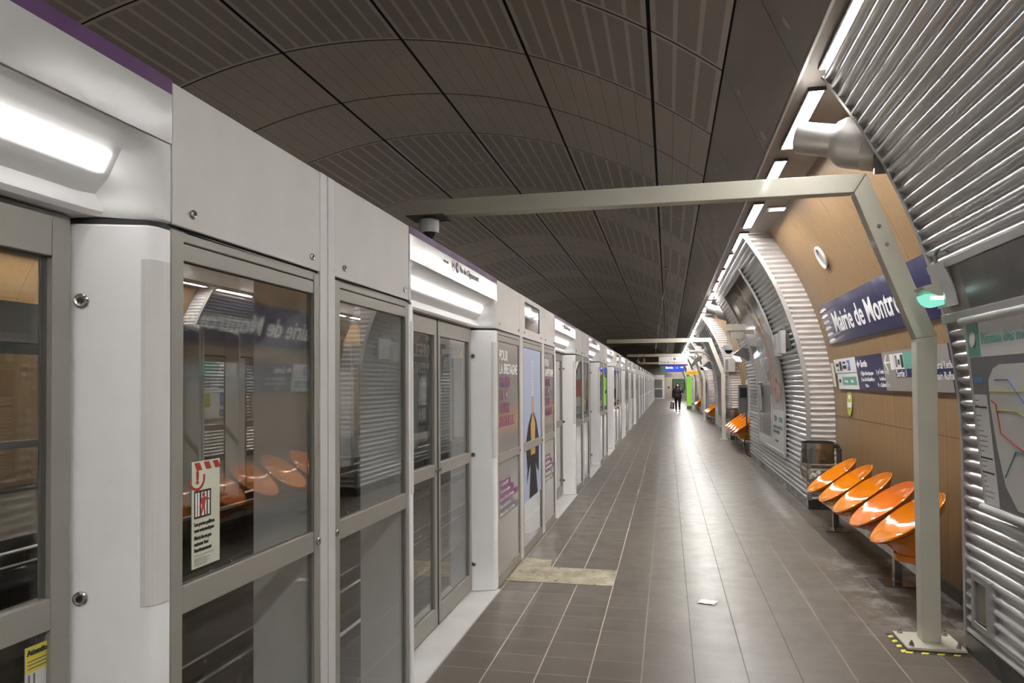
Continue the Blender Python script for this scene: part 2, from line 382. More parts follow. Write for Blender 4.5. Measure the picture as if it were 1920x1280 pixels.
# polished slope, trough soffit, corrugated bays, wood recesses
EX, EZ = vp(.652, 0)[0], vp(.652, 0)[2]
def side_wall(side):
    sgn = 1 if side == 0 else -1
    sfx = 'right' if side == 0 else 'opposite'
    X = lambda x: mx(x, side)
    p = MB(); g = MB()
    k = nrow0
    while YA+k*AROW < Y1:
        ya, yb = max(Y0, YA+k*AROW+.004), min(Y1, YA+(k+1)*AROW-.004); k += 1
        if yb > ya: p.prism([(X(EX), EZ), (X(.865), 3.66), (X(.875), 3.67), (X(EX+.012), EZ+.006)], 'y', ya, yb)
    structure(p, 'ceiling', 'polished_panel'); structure(MB().prism([(X(EX+.02), EZ), (X(.885), 3.67), (X(.92), 3.70), (X(EX+.06), EZ+.04)], 'y', Y0, Y1), 'ceiling', 'ceiling_gap')
    xs = sorted([X(.86), X(2.3)]); structure(B(xs[0], xs[1], Y0, Y1, 3.65, 3.72), 'ceiling', 'soffit')
    xs = sorted([X(.852), X(.870)]); structure(B(xs[0], xs[1], Y0, Y1, 3.635, 3.68), 'trim_trough', 'alu_trim')
    structure(B(min(X(2.25), X(2.45)), max(X(2.25), X(2.45)), Y0, Y1, -.1, 3.8), 'wall_'+sfx, 'plaster_dark')
    PITCH, AMP = .0727, .0165
    pr = profile(.125, 3.64, PITCH/12)
    def wv(i): t = (math.sin(2*math.pi*i/12)+1)/2; return AMP*(2*t**.75-1)
    for (a, b) in BAYS[side]:
        a, b = max(a, Y0), min(b, Y1)
        rows = [[(X(x+nx*(wv(i)+AMP)), a+.012, z+nz*(wv(i)+AMP)) for i, (x, z, nx, nz) in enumerate(pr)],
                [(X(x+nx*(wv(i)+AMP)), b-.012, z+nz*(wv(i)+AMP)) for i, (x, z, nx, nz) in enumerate(pr)]]
        structure(MB().grid(rows), 'wall_'+sfx, 'corrugated_metal', smooth=80)
        for ye, sg in ((a, -1), (b, 1)):
            if ye <= Y0 or ye >= Y1: continue
            r2 = []
            for i, (x, z, nx, nz) in enumerate(pr):
                yy = ye+sg*(wv(i)-AMP)
                r2.append([(X(x+.004), yy, z), (X(x+.36), yy, z)])
            structure(MB().grid(r2), 'wall_'+sfx, 'corrugated_side', smooth=80)
            tr = []
            for (x, z, nx, nz) in profile(.12, 3.65, .06):
                y2, y3 = sorted((ye-sg*.03, ye+sg*.006))
                tr.append([(X(x+.02), y2, z), (X(x-.036), y2, z-.012*(-nz)), (X(x-.036), y3, z-.012*(-nz)), (X(x+.02), y3, z)])
            structure(MB().grid(tr, True), 'trim_bay', 'alu_trim')
        xs = sorted([X(1.775), X(2.2)]); structure(B(xs[0], xs[1], a-.004, b+.004, 0, .125), 'baseboard_'+sfx, 'dark_steel', bevel=.004)
    gaps = [(BAYS[side][i][1], BAYS[side][i+1][0]) for i in range(len(BAYS[side])-1)]
    gaps = [(Y0, BAYS[side][0][0])]+gaps+[(BAYS[side][-1][1], Y1)]
    wd = MB(); sc_ = MB()
    for (a, b) in gaps:
        if b-a < .2: continue
        n = max(1, round((b-a)/1.15)); lo = [(1.225, .10), (2.45, 1.229), (3.66, 2.454)]
        for i in range(n):
            ya, yb = a+(b-a)*i/n+.002, a+(b-a)*(i+1)/n-.002
            for zt, zb in lo:
                q = [(x, z) for x, z, _, _ in profile(zb, zt, .12)]; q.append((PX(zt), zt))
                wd.grid([[(X(x+.32), ya, z) for x, z in q], [(X(x+.32), yb, z) for x, z in q]])
                wd.grid([[(X(x+.32), ya, z) for x, z in q], [(X(x+.34), ya, z) for x, z in q]])
                wd.grid([[(X(x+.32), yb, z) for x, z in q], [(X(x+.34), yb, z) for x, z in q]])
                for z in (zb+.05, (zt+zb)/2, zt-.05):
                    for y in (ya+.05, yb-.05, (ya+yb)/2):
                        sc_.lathe([(.0001, 0), (.006, 0), (.006, .003), (0, .004)], (X(PX(z)+.322), y, z), (-sgn, 0, 0), 6)
        structure(MB().grid([[(X(x+.335), a, z) for x, z, _, _ in profile(0, 3.65, .1)], [(X(x+.335), b, z) for x, z, _, _ in profile(0, 3.65, .1)]]), 'wall_'+sfx, 'ceiling_gap')
        xs = sorted([X(2.10), X(2.24)]); structure(B(xs[0], xs[1], a, b, 0, .10), 'baseboard_'+sfx, 'dark_steel')
    structure(wd, 'wall_'+sfx, 'wood_panel', smooth=30); structure(sc_, 'trim_screws', 'screw_steel')
side_wall(0); side_wall(1)
# end walls
structure(MB().prism([(-10.4, -1.3), (2.5, -1.3), (2.5, 4.6), (-.5, 6.2), (-7.5, 6.2), (-10.4, 4.6)], 'y', Y0-.2, Y0), 'wall_back', 'plaster_pale')
structure(MB().prism([(-10.4, -1.3), (2.5, -1.3), (2.5, 4.6), (-.5, 6.2), (-7.5, 6.2), (-10.4, 4.6)], 'y', Y1, Y1+.2), 'wall_end', 'end_wall')
# concrete make-good in the floor, white thresholds come with the doors
mb = MB(); pts = [(-1.345, 6.0), (-1.02, 6.0), (-.453, 5.99), (-.453, 6.5), (-.76, 6.51), (-1.05, 6.51), (-1.08, 6.78), (-1.345, 6.83)]
mb.prism(pts, 'z', .0005, .004); tag(mb.build('concrete_patch', 'patch_concrete'), 'pale rough concrete repair patch in the tiled floor beside the screens', 'floor patch')
mb = MB(); mb.grid([[(.20+.03*i+.01*j, 5.66+.025*j-.008*i, .004+.004*((i+j) % 2)) for i in range(5)] for j in range(5)])
tag(mb.build('paper_scrap', 'paper'), 'small crumpled white paper scrap lying on the floor tiles', 'litter')
# ---------------------------------------------------------------- platform screen: doors and fixed panels
def film():
    a = N('header_film'); p, o = a.pos(); nz = a.noise(p, 120, 3, .7)
    a.bsdf((.50, .495, .49, 1), .10, 0, .0, .11, bump=nz, bs=.10, bd=.002); MATS['header_film'] = a.m
film()
FX = -1.36
def screw(y, z, parent, x=FX, r=.013, nrm=(1, 0, 0)):
    n = Vector(nrm)
    o = MB().lathe([(.0001, .003), (r*.45, .003), (r*.5, .006), (r*.8, .007), (r, .004), (r, -.004)], Vector((x, y, z)), n, 14)
    q = o.build('lock_screw', 'screw_steel', parent, smooth=True)
    c = MB().lathe([(.0001, .0045), (r*.42, .0045), (r*.42, .002)], Vector((x, y, z))+n*.0006, n, 6).build('socket', 'black_rubber', q)
def opening_frame(mb, y0, y1, z0, z1, zp, yp=.055, x0=FX-.035, x1=FX-.004):
    pass
def header(a, b, parent):
    ks = 40; rows = []; film_rows = []
    # section for s=1 (scooped) and s=0 (flush) from the bottom of the film downwards
    S1 = [(-1.362, 2.326), (-1.385, 2.312), (-1.425, 2.290), (-1.435, 2.283), (-1.468, 2.224), (-1.476, 2.212), (-1.505, 2.185), (-1.522, 2.170), (-1.512, 2.152), (-1.498, 2.138), (-1.494, 2.122), (-1.502, 2.108), (-1.545, 2.104)]
    n = len(S1)
    S0 = [(-1.360, 2.326-(2.326-2.112)*i/(n-3)) for i in range(n-2)]+[(-1.366, 2.106), (-1.545, 2.104)]
    for i in range(ks+1):
        t = i/ks; y = a+.003+(b-a-.006)*(.5-.5*math.cos(math.pi*t))
        d = min(y-a, b-y); s = max(0, min(1, (d-.03)/.105)); s = s*s*(3-2*s)
        rows.append([(-1.60, y, 2.51), (-1.365, y, 2.51), (FX+.002, y, 2.505), (-1.360, y, 2.33)]+[(p[0]*s+q[0]*(1-s), y, p[1]*s+q[1]*(1-s)) for p, q in zip(S1, S0)]+[(-1.60, y, 2.104)])
    m_ = MB().grid(rows, True); k = len(rows[0])
    m_.f.append(tuple(range(k))); m_.f.append(tuple(range(ks*k, ks*k+k)))
    h = m_.build('door_header', 'header_white', parent, smooth=35)
    B(FX+.001, FX+.0045, a+.004, b-.004, 2.330, 2.470).build('fascia_film', 'header_film', h)
    B(FX+.001, FX+.0050, a+.004, b-.004, 2.470, 2.512).build('purple_stripe', 'purple', h)
    l = MB().prism([(-1.440, 2.271), (-1.434, 2.265), (-1.461, 2.218), (-1.467, 2.223)], 'y', a+.145, b-.135).build('light_diffuser', 'door_light', h, bevel=.004)
    return h
def leaf(y0, y1, parent, hinge):
    x0, x1 = -1.575, -1.535
    mb = MB(); st = .058
    mb.box(x0, x1, y0, y0+st, .03, 2.10); mb.box(x0, x1, y1-st, y1, .03, 2.10)
    mb.box(x0, x1, y0+st, y1-st, .03, .15); mb.box(x0, x1, y0+st, y1-st, 1.035, 1.115); mb.box(x0, x1, y0+st, y1-st, 1.985, 2.10)
    o = mb.build('door_leaf', 'frame_alu', parent, bevel=.003)
    B(x0+.016, x0+.024, y0+st, y1-st, 1.115, 1.985).build('upper_pane', 'pane_glass', o)
    B(x0+.016, x0+.024, y0+st, y1-st, .15, 1.035).build('lower_pane', 'pane_glass', o)
    ym = y1 if hinge < 0 else y0
    B(x0-.002, x1+.002, ym-.006, ym+.006, .03, 2.10).build('rubber_edge', 'black_rubber', o)
    MB().lathe([(.0001, .012), (.014, .012), (.017, .004), (.017, 0)], (x1, ym-.03 if hinge < 0 else ym+.03, 1.075), (1, 0, 0), 14).build('latch_knob', 'screw_steel', o, smooth=True)
def make_door(a, label, lettering=True):
    b = a+2.06
    t = thing('platform_screen_door', (FX, a, 0), label, 'platform door', 'platform screen doors')
    for sg, e in ((1, b), (-1, a)):
        P = [(-1.60, 0), (-1.60, -.142), (-1.545, -.142), (-1.384, -.084), (-1.376, -.080), (-1.369, -.074), (-1.363, -.065), (-1.359, -.053), (-1.3575, -.040), (-1.357, -.004), (-1.37, 0)]
        j = MB().prism([(x, e+sg*y) for x, y in P], 'z', .004, 2.088).build('jamb_post', 'jamb_white', t, bevel=.006, smooth=30)
        MB().prism([(x-.006 if x > -1.5 else x, e+sg*(y+.006 if y < -.02 else y)) for x, y in P], 'z', 2.089, 2.103).build('shadow_gap', 'black_rubber', t)
        bp = [(-1.386, -.0875), (-1.3745, -.0825), (-1.3665, -.0755), (-1.360, -.066), (-1.356, -.053), (-1.3542, -.04), (-1.3537, -.012), (-1.362, -.012), (-1.362, -.05), (-1.372, -.07), (-1.384, -.078)]
        MB().prism([(x, e+sg*y) for x, y in bp], 'z', 1.06, 1.995).build('bumper_strip', 'bumper_grey', j, bevel=.001)
        for z in (.22, 1.09, 1.88):
            screw(e-sg*.1375, z, j, -1.527, .019, (.338, -sg*.941, 0))
    y0, y1 = a+.166, b-.166; ym = (y0+y1)/2
    leaf(y0, ym-.007, t, -1); leaf(ym+.007, y1, t, 1)
    B(-1.60, -1.548, y0, y1, 2.10, 2.104).build('door_track', 'dark_steel', t)
    h = header(a, b, t)
    if lettering:
        x = FX+.006; z = 2.405
        text('DIRECTION', .020, (x, a+.60, z+.012), (0, 1, 0), (0, 0, 1), 'direction_lettering', 'ink_grey', h)
        for k, (yy, mt) in enumerate(((a+.815, 'ink_grey'), (a+.905, 'purple'))):
            if k == 0:
                r = MB(); r.lathe([(.036, 0), (.036, .001), (.032, .001), (.032, 0)], (x, yy, z+.02), (1, 0, 0), 28).build('metro_roundel', mt, h)
                text('M', .05, (x, yy, z+.003), (0, 1, 0), (0, 0, 1), 'metro_letter', 'ink_grey', h, align='CENTER')
            else:
                MB().lathe([(.0001, .001), (.036, .001), (.036, 0)], (x, yy, z+.02), (1, 0, 0), 28).build('line_disc', mt, h)
                text('4', .055, (x+.0015, yy, z+.0), (0, 1, 0), (0, 0, 1), 'line_number', 'white_ink', h, bold=.001, align='CENTER')
        text('Pte de Clignancourt', .062, (x, a+.965, z), (0, 1, 0), (0, 0, 1), 'destination_lettering', 'ink_grey', h, bold=.0006)
    B(-1.60, -1.335, a+.03, b-.03, -.004, .0025).build('threshold', 'marble_white', t)
    return t
def make_panel(y0, y1, label, first=False, last=False, screen=False):
    t = thing('fixed_screen_panel', (FX, y0, 0), label, 'screen panel', 'fixed glass panels of the platform screen')
    pw = .066
    l = y0+(.004 if first else pw); r = y1-(.004 if last else pw)
    for e, s in ((y0, 1), (y1, -1)):
        if (s == 1 and first) or (s == -1 and last):
            B(-1.62, FX-.03, min(e+s*.008, e+s*.055), max(e+s*.008, e+s*.055), 0, 2.5).build('back_post', 'jamb_white', t, bevel=.003); continue
        q = B(FX-.03, FX+.002, min(e+s*.004, e+s*pw), max(e+s*.004, e+s*pw), 0, 2.51).build('half_post', 'post_light', t, bevel=.003)
        B(-1.66, FX-.03, min(e+s*.01, e+s*.06), max(e+s*.01, e+s*.06), 0, 2.5).build('back_post', 'jamb_white', t, bevel=.003)
    if screen:
        zc0, zc1, ya, yb = 2.195, 2.462, l+.12, r-.14
        mb = MB(); mb.box(FX-.03, FX, l, r, 2.107, zc0); mb.box(FX-.03, FX, l, r, zc1, 2.51); mb.box(FX-.03, FX, l, ya, zc0, zc1); mb.box(FX-.03, FX, yb, r, zc0, zc1)
        f = mb.build('fascia_cover', 'fascia_grey', t)
        B(FX-.06, FX-.008, ya, yb, zc0, zc1).build('display_screen', 'screen_black', f)
    else:
        f = B(FX-.03, FX, l, r, 2.107, 2.51).build('fascia_cover', 'fascia_grey', t, bevel=.004)
    for y in (l+.09, r-.07): screw(y, 2.155, f, FX+.001, .013)
    B(FX-.034, FX-.012, l, r, 2.09, 2.115).build('shadow_gap', 'black_rubber', t)
    mb = MB(); st = .050; z0, z1 = .085, 2.012; xa, xb = FX-.032, FX-.002
    mb.box(xa, xb, l, l+st, 0, 2.095); mb.box(xa, xb, r-st, r, 0, 2.095)
    mb.box(xa, xb, l+st, r-st, 0, z0); mb.box(xa, xb, l+st, r-st, .998, 1.078); mb.box(xa, xb, l+st, r-st, z1, 2.062); mb.box(xa, xb, l+st, r-st, 2.066, 2.095)
    fr = mb.build('window_frame', 'frame_alu', t, bevel=.003)
    B(FX-.020, FX-.012, l+st, r-st, 1.078, z1).build('upper_pane', 'pane_glass', fr)
    B(FX-.020, FX-.012, l+st, r-st, z0, .998).build('lower_pane', 'pane_glass', fr)
    e = y1 if not last else y0; s = -1 if not last else 1
    screw(e+s*(pw+.018), 1.035, fr, FX-.001, .015)
    return t
E = -.27
PER = 13.12
cells = []          # (kind, y0, y1) for one train car
def car(y):
    return [('door', y), ('short', y+2.06), ('door', y+3.98), ('gap', y+6.04), ('door', y+9.14), ('short', y+11.20)]
cells = car(E)      # doors at -.27, 3.71, 8.87
protoD = make_door(E, 'white platform door nearest to the camera, with a bright light under its header', False)
D2 = make_door(E+3.98, 'x'); 
SH = [make_panel(E+2.06, E+3.02, 'x', first=True), make_panel(E+3.02, E+3.98, 'x', last=True)]
GP = [make_panel(E+6.04, E+7.05, 'x', first=True), make_panel(E+7.05, E+8.28, 'x', screen=True), make_panel(E+8.28, E+9.14, 'x', last=True)]
di, pi, used = 0, 0, set()
def lab_door(i): return ('white sliding platform door with glass leaves and lit header, %s from the camera' % ordn(i)) if i else 'large white platform door at the left edge of the photo, nearest the camera'
def put(src, y, lab):
    global used
    if src.name not in used and abs(src.location.y-y) < .01: used.add(src.name); src['label'] = lab; return src
    return place(src, (FX, y, 0), 0, lab)
y = E
for c in range(7):
    for kd, yy in car(E+c*PER):
        if yy > 78: break
        if kd == 'door':
            put(protoD if di == 0 else D2, yy, lab_door(di)); di += 1
        elif kd == 'short':
            for k, s in enumerate(SH):
                put(s, yy+.96*k, 'fixed glass panel with grey frame in the platform screen, %s from the camera' % ordn(pi)); pi += 1
        else:
            for k, (s, off) in enumerate(zip(GP, (0, 1.01, 2.24))):
                kind = 'fixed glass panel with a display above it' if k == 1 else 'fixed glass panel with grey frame'
                put(s, yy+off, kind+' in the platform screen, %s from the camera' % ordn(pi)); pi += 1
bk = 0
for kd, yy in car(E-PER):
    bk += 1
    if kd == 'door': place(D2, (FX, yy, 0), 0, 'white platform door behind the camera position, %s from the back wall' % ordn(bk), 'platform doors behind the camera')
    else:
        for s, off in (zip(SH, (0, .96)) if kd == 'short' else zip(GP, (0, 1.01, 2.24))): place(s, (FX, yy+off, 0), 0, 'glass screen panel behind the camera position, %s %s bay from the back wall' % (('near', 'middle', 'far')[int(off+.5)], ordn(bk)), 'screen panels behind the camera')
# opposite platform screen, seen from its track side through the glass
OX = 2*CX-FX
dj = 0; pj = 0
for c in range(0, 3):
    for kd, yy in car(E+1.1+c*PER):
        if yy < 2 or yy > 34: continue
        if kd == 'door': place(D2, (OX, yy+2.06, 0), math.pi, 'white platform door on the far platform seen through the glass, %s along' % ordn(dj), 'platform doors of the opposite platform'); dj += 1
        elif kd == 'short':
            for k, s in enumerate(SH): place(s, (OX, yy+.96*(2-k), 0), math.pi, 'fixed screen panel on the opposite platform seen through the glass, %s along' % ordn(pj), 'fixed panels of the opposite platform'); pj += 1
        else:
            for s, off, wdt in zip(GP, (0, 1.01, 2.24), (1.01, 1.23, .86)): place(s, (OX, yy+3.10-off, 0), math.pi, 'fixed screen panel on the opposite platform seen through the glass, %s along' % ordn(pj), 'fixed panels of the opposite platform'); pj += 1
# ---------------------------------------------------------------- stickers and posters on the glass
def sheet(name, x, y0, y1, z0, z1, mat, label, cat, th=.002):
    o = thing(name, (x, y0, z0), label, cat); B(x, x+th, y0, y1, z0, z1).build('sheet', mat, o); return o
XS = FX-.0105
t = sheet('warning_sticker', XS, 1.895, 2.030, 1.112, 1.427, 'cream', 'cream warning sticker with red pictogram on the glass panel beside the nearest door', 'sticker')
xs = XS+.0022
for k in range(3): MB().prism([(1.905+.045*k, 1.423), (1.930+.045*k, 1.423), (1.943+.045*k, 1.400), (1.918+.045*k, 1.400)], 'x', xs, xs+.0006).build('red_stripe', 'red_ink', t)
mb = MB(); rows = []
for i in range(15):
    a = R(-175+i*13.5); c = (1.918, 1.378)
    rows.append([(xs, c[0]+.038*math.cos(a), c[1]+.038*math.sin(a)), (xs, c[0]+.030*math.cos(a), c[1]+.030*math.sin(a)), (xs+.0006, c[0]+.030*math.cos(a), c[1]+.030*math.sin(a)), (xs+.0006, c[0]+.038*math.cos(a), c[1]+.038*math.sin(a))])
mb.grid(rows, True).build('red_arc', 'red_ink', t)
text('!', .052, (xs, 1.913, 1.362), (0, 1, 0), (0, 0, 1), 'exclamation_mark', 'red_ink', t, bold=.002)
pic = B(xs, xs+.0006, 1.905, 1.985, 1.258, 1.340).build('pictogram', 'ink', t)
mb = MB()
for yy in (1.909, 1.921, 1.937, 1.954, 1.969): mb.box(xs+.0007, xs+.0012, yy, yy+(.008 if yy != 1.937 else .013), 1.264, 1.334)
mb.build('pictogram_bars', 'white_ink', t)
mb = MB(); x2 = xs+.0014; mb.lathe([(.0001, .001), (.0065, .001), (.0065, 0)], (x2, 1.947, 1.326), (1, 0, 0), 12)
mb.prism([(1.939, 1.318), (1.955, 1.318), (1.974, 1.312), (1.974, 1.307), (1.956, 1.308), (1.953, 1.290), (1.956, 1.264), (1.950, 1.264), (1.947, 1.288), (1.937, 1.264), (1.930, 1.264), (1.940, 1.290), (1.939, 1.304), (1.931, 1.289), (1.927, 1.291)], 'x', x2, x2+.0008).build('figure', 'red_ink', t)
for i, s in enumerate(('Les portes palières', 'sont automatiques')): text(s, .0155, (xs, 1.905, 1.236-.018*i), (0, 1, 0), (0, 0, 1), 'lettering', 'ink', t, bold=.0004, sx=.82)
for i, s in enumerate(('Merci de ne pas', 'entraver leur', 'fonctionnement')): text(s, .0155, (xs, 1.905, 1.196-.018*i), (0, 1, 0), (0, 0, 1), 'lettering', 'ink', t, bold=.0004, sx=.82)
mb = MB()
for i in range(7): mb.box(xs, xs+.0006, 1.905, 1.905+(.095, .05, .075, .06, .07, .062, .058)[i], 1.148-.0042*i-(.004 if i else 0), 1.1492-.0042*i-(.004 if i else 0))
mb.build('small_print', 'ink_grey', t)
t = sheet('attention_sticker', -1.5500, 1.505, 1.592, .86, 1.008, 'plastic_white', 'yellow and white attention sticker low on the nearest door glass', 'sticker')
B(-1.5478, -1.5470, 1.505, 1.592, .945, 1.008).build('yellow_field', 'yellow', t)
text('Attention !', .019, (-1.5468, 1.509, .988), (0, 1, 0), (0, 0, 1), 'lettering', 'ink', t, bold=.0006, sx=.9)
mb = MB()
for i in range(3): mb.box(-1.5469, -1.5463, 1.511, 1.511+(.06, .07, .072)[i], .971-.009*i, .974-.009*i)
mb.build('small_print', 'ink_grey', t)
mb = MB()
for yy in (1.513, 1.528, 1.570, 1.583): mb.box(-1.5478, -1.5470, yy, yy+.005, .87, .94)
mb.build('door_lines', 'ink_grey', t)
# travel advert over the three panels of the gap
for (ya, yb, nm) in ((E+6.04+.06, E+7.05-.12, 'left'), (E+8.28+.12, E+9.14-.06, 'right')):
    t = thing('window_poster', (XS, ya, 1.08), 'grey dusk advert sheet with purple and white lettering, %s of the blue figure poster' % nm, 'poster')
    B(XS, XS+.002, ya, yb, 1.082, 2.008).build('upper_sheet', 'poster_dusk', t); B(XS, XS+.002, ya, yb, .09, .994).build('lower_sheet', 'poster_dusk', t)
    w_ = yb-ya; s0 = .125*w_/.83
    for i, (s, mt) in enumerate((('POUR', 'white_ink'), ('LA BRETAGNE', 'white_ink'), ('PRENEZ', 'purple_ink'), ('LA      ', 'purple_ink'), ('DEPUIS', 'purple_ink'), ('BAGNEUX', 'purple_ink'))):
        text(s, .125, (XS+.0025, ya+.05, 1.855-.112*i), (0, 1, 0), (0, 0, 1), 'headline', mt, t, bold=.0022, sx=w_/.83*(.92 if i == 1 else 1))
    yq = ya+.05+.27*w_/.83; MB().lathe([(.0001, .001), (.045, .001), (.045, 0)], (XS+.0025, yq, 1.565), (1, 0, 0), 20).build('line_disc', 'purple_ink', t)
    text('4', .07, (XS+.004, yq, 1.541), (0, 1, 0), (0, 0, 1), 'line_number', 'white_ink', t, bold=.001, align='CENTER')
    for i, (s, mt) in enumerate((('Le 13 janvier 2022', 'purple_ink'), ('la ligne 4 est prolongée', 'purple_ink'), ('à partir de Mairie de Montrouge', 'purple_ink'), ('Deux nouvelles stations', 'ink_grey'), ('Barbara et Bagneux - Lucie Aubrac', 'ink_grey'))):
        zz = .80-.062*i; ww = (.42, .55, .72, .55, .76)[i]*w_/.83
        B(XS+.0022, XS+.0028, ya+.05, ya+.05+ww, zz-.014, zz+.040).build('caption_band', mt, t)
        text(s, .042, (XS+.003, ya+.06, zz), (0, 1, 0), (0, 0, 1), 'caption', 'white_ink', t, sx=ww*.92/(len(s)*.0215))
ya, yb = E+7.05+.12, E+8.28-.12; yc = (ya+yb)/2
t = thing('window_poster', (XS, ya, .5), 'blue poster of a figure in black dress with a tall pale headdress', 'poster')
B(XS, XS+.002, ya, yb, 1.082, 2.008).build('upper_sheet', 'blue_light_grey', t); B(XS, XS+.002, ya, yb, .50, .994).build('lower_sheet', 'blue_light_grey', t)
xx = XS+.0023
def flat(nm, pts, mt, z=0): MB().prism(pts, 'x', xx+z, xx+z+.0006).build(nm, mt, t)
flat('tower_headdress', [(yc-.045, 1.52), (yc-.04, 1.88), (yc-.02, 1.905), (yc+.035, 1.90), (yc+.05, 1.52)], 'plastic_white')
mb = MB()
for i in range(11): mb.box(xx+.0007, xx+.0012, yc+.0, yc+.035, 1.55+.03*i, 1.558+.03*i)
mb.build('headdress_lace', 'grey_sign', t)
flat('face', [(yc-.06, 1.38), (yc-.07, 1.46), (yc-.04, 1.53), (yc+.05, 1.53), (yc+.075, 1.46), (yc+.06, 1.38), (yc+.02, 1.33), (yc-.02, 1.33)], 'skin', .0008)
flat('dress_top', [(yc-.06, 1.36), (yc+.07, 1.36), (yc+.22, 1.26), (yc+.36, 1.082), (yc-.36, 1.082), (yc-.24, 1.24)], 'black_cloth', .0002)
flat('gold_bib', [(yc-.10, 1.082), (yc-.12, 1.24), (yc-.03, 1.34), (yc+.04, 1.34), (yc+.14, 1.24), (yc+.12, 1.082)], 'gold', .0010)
flat('dress_skirt', [(yc-.36, .994), (yc-.30, .80), (yc-.34, .66), (yc-.20, .80), (yc-.13, .84), (yc-.20, .502), (yc+.27, .502), (yc+.15, .84), (yc+.24, .76), (yc+.34, .72), (yc+.36, .994)], 'black_cloth', .0002)
flat('gold_apron', [(yc-.12, .994), (yc-.11, .93), (yc+.13, .93), (yc+.14, .994)], 'gold', .0010)
# ---------------------------------------------------------------- trough lights
def strip_light(y):
    t = thing('ceiling_light', (1.005, y, 3.65), 'x', 'ceiling light', 'tube lights in the trough along the platform wall')
    MB().box(.948, .960, y, y+1.27, 3.626, 3.651).box(1.055, 1.067, y, y+1.27, 3.626, 3.651).box(.960, 1.055, y, y+.012, 3.626, 3.651).box(.960, 1.055, y+1.258, y+1.27, 3.626, 3.651).build('light_frame', 'dark_steel', t)
    B(.960, 1.055, y+.012, y+1.258, 3.636, 3.645).build('diffuser', 'tube_light', t, bevel=.002)
    return t
L0 = strip_light(5.21)
k = 0
ks = [i for i in range(-12, 47)]
near = sorted(ks, key=lambda i: i)
for n_, i in enumerate(near):
    y = 5.21+1.6*i
    lab = 'long tube light panel in the trough over the platform wall, %s from the camera' % ordn(max(0, i+1)) if i >= -1 else 'tube light panel in the trough behind the camera position, %s back' % ordn(-i-2)
    if i == 0: L0['label'] = lab
    else: place(L0, (1.005, y, 3.65), 0, lab)
for i in range(-8, 40):
    y = 5.21+1.6*i
    place(L0, (2*CX-1.005, y+1.27, 3.65), math.pi, 'tube light panel in the trough over the opposite platform, %s along' % ordn(i+8), 'tube lights over the opposite platform')
for i, y in enumerate((8.67, 20.7, 32.7, 44.7)):
    t = thing('soffit_light', (1.28, y, 3.65), 'small cross-wise rectangular light in the metal soffit of the %s seat recess' % ORD[i], 'ceiling light', 'small lights in the recess soffits')
    B(1.13, 1.43, y-.02, y+.20, 3.640, 3.656).build('light_frame', 'alu_trim', t, bevel=.003)
    B(1.16, 1.40, y+.02, y+.16, 3.634, 3.645).build('diffuser', 'white_lit', t)
# ---------------------------------------------------------------- speaker horns at the bay ends
def horn(y):
    t = thing('speaker_horn', (1.3, y, 3.2), 'x', 'loudspeaker', 'cylindrical metal loudspeakers at the bay ends')
    a = Vector((1.40, y+.20, 3.21)); d = Vector((-.84, .42, .30)).normalized()
    def P(s): return a+d*s
    MB().lathe([(.0001, .30), (.135, .30), (.140, .29), (.160, .26), (.168, .23), (.168, .09), (.171, .085), (.168, .08), (.168, 0), (.0001, 0)], a, d, 32).build('speaker_drum', 'brushed_steel', t, smooth=35)
    MB().lathe([(.0001, .50), (.090, .50), (.100, .56), (.106, .56), (.107, .54), (.112, .28)], a, d, 32).build('speaker_mouth', 'brushed_steel', t, smooth=35)
    MB().box(1.30, 1.64, y+.004, y+.035, 2.98, 3.30).build('mounting_plate', 'dark_steel', t)
    MB().tube([(1.44, y+.16, 3.18), (1.46, y+.03, 3.16)], .05, 10).build('bracket', 'dark_steel', t)
    MB().tube([(1.33, y+.05, 3.64), (1.33, y+.05, 3.32)], .008, 8).build('cable', 'steel', t)
    MB().tube([(1.36, y+.05, 3.64), (1.36, y+.05, 3.30)], .008, 8).build('cable', 'steel', t)
    return t
h0 = horn(4.98)
for i, y in enumerate([4.98]+[b for a, b in BAYS[0][2:6]]):
    lab = 'brushed metal cylindrical loudspeaker under the soffit, %s one along the platform wall' % ORD[i]
    if i == 0: h0['label'] = lab
    else: place(h0, (1.3, y, 3.2), 0, lab)
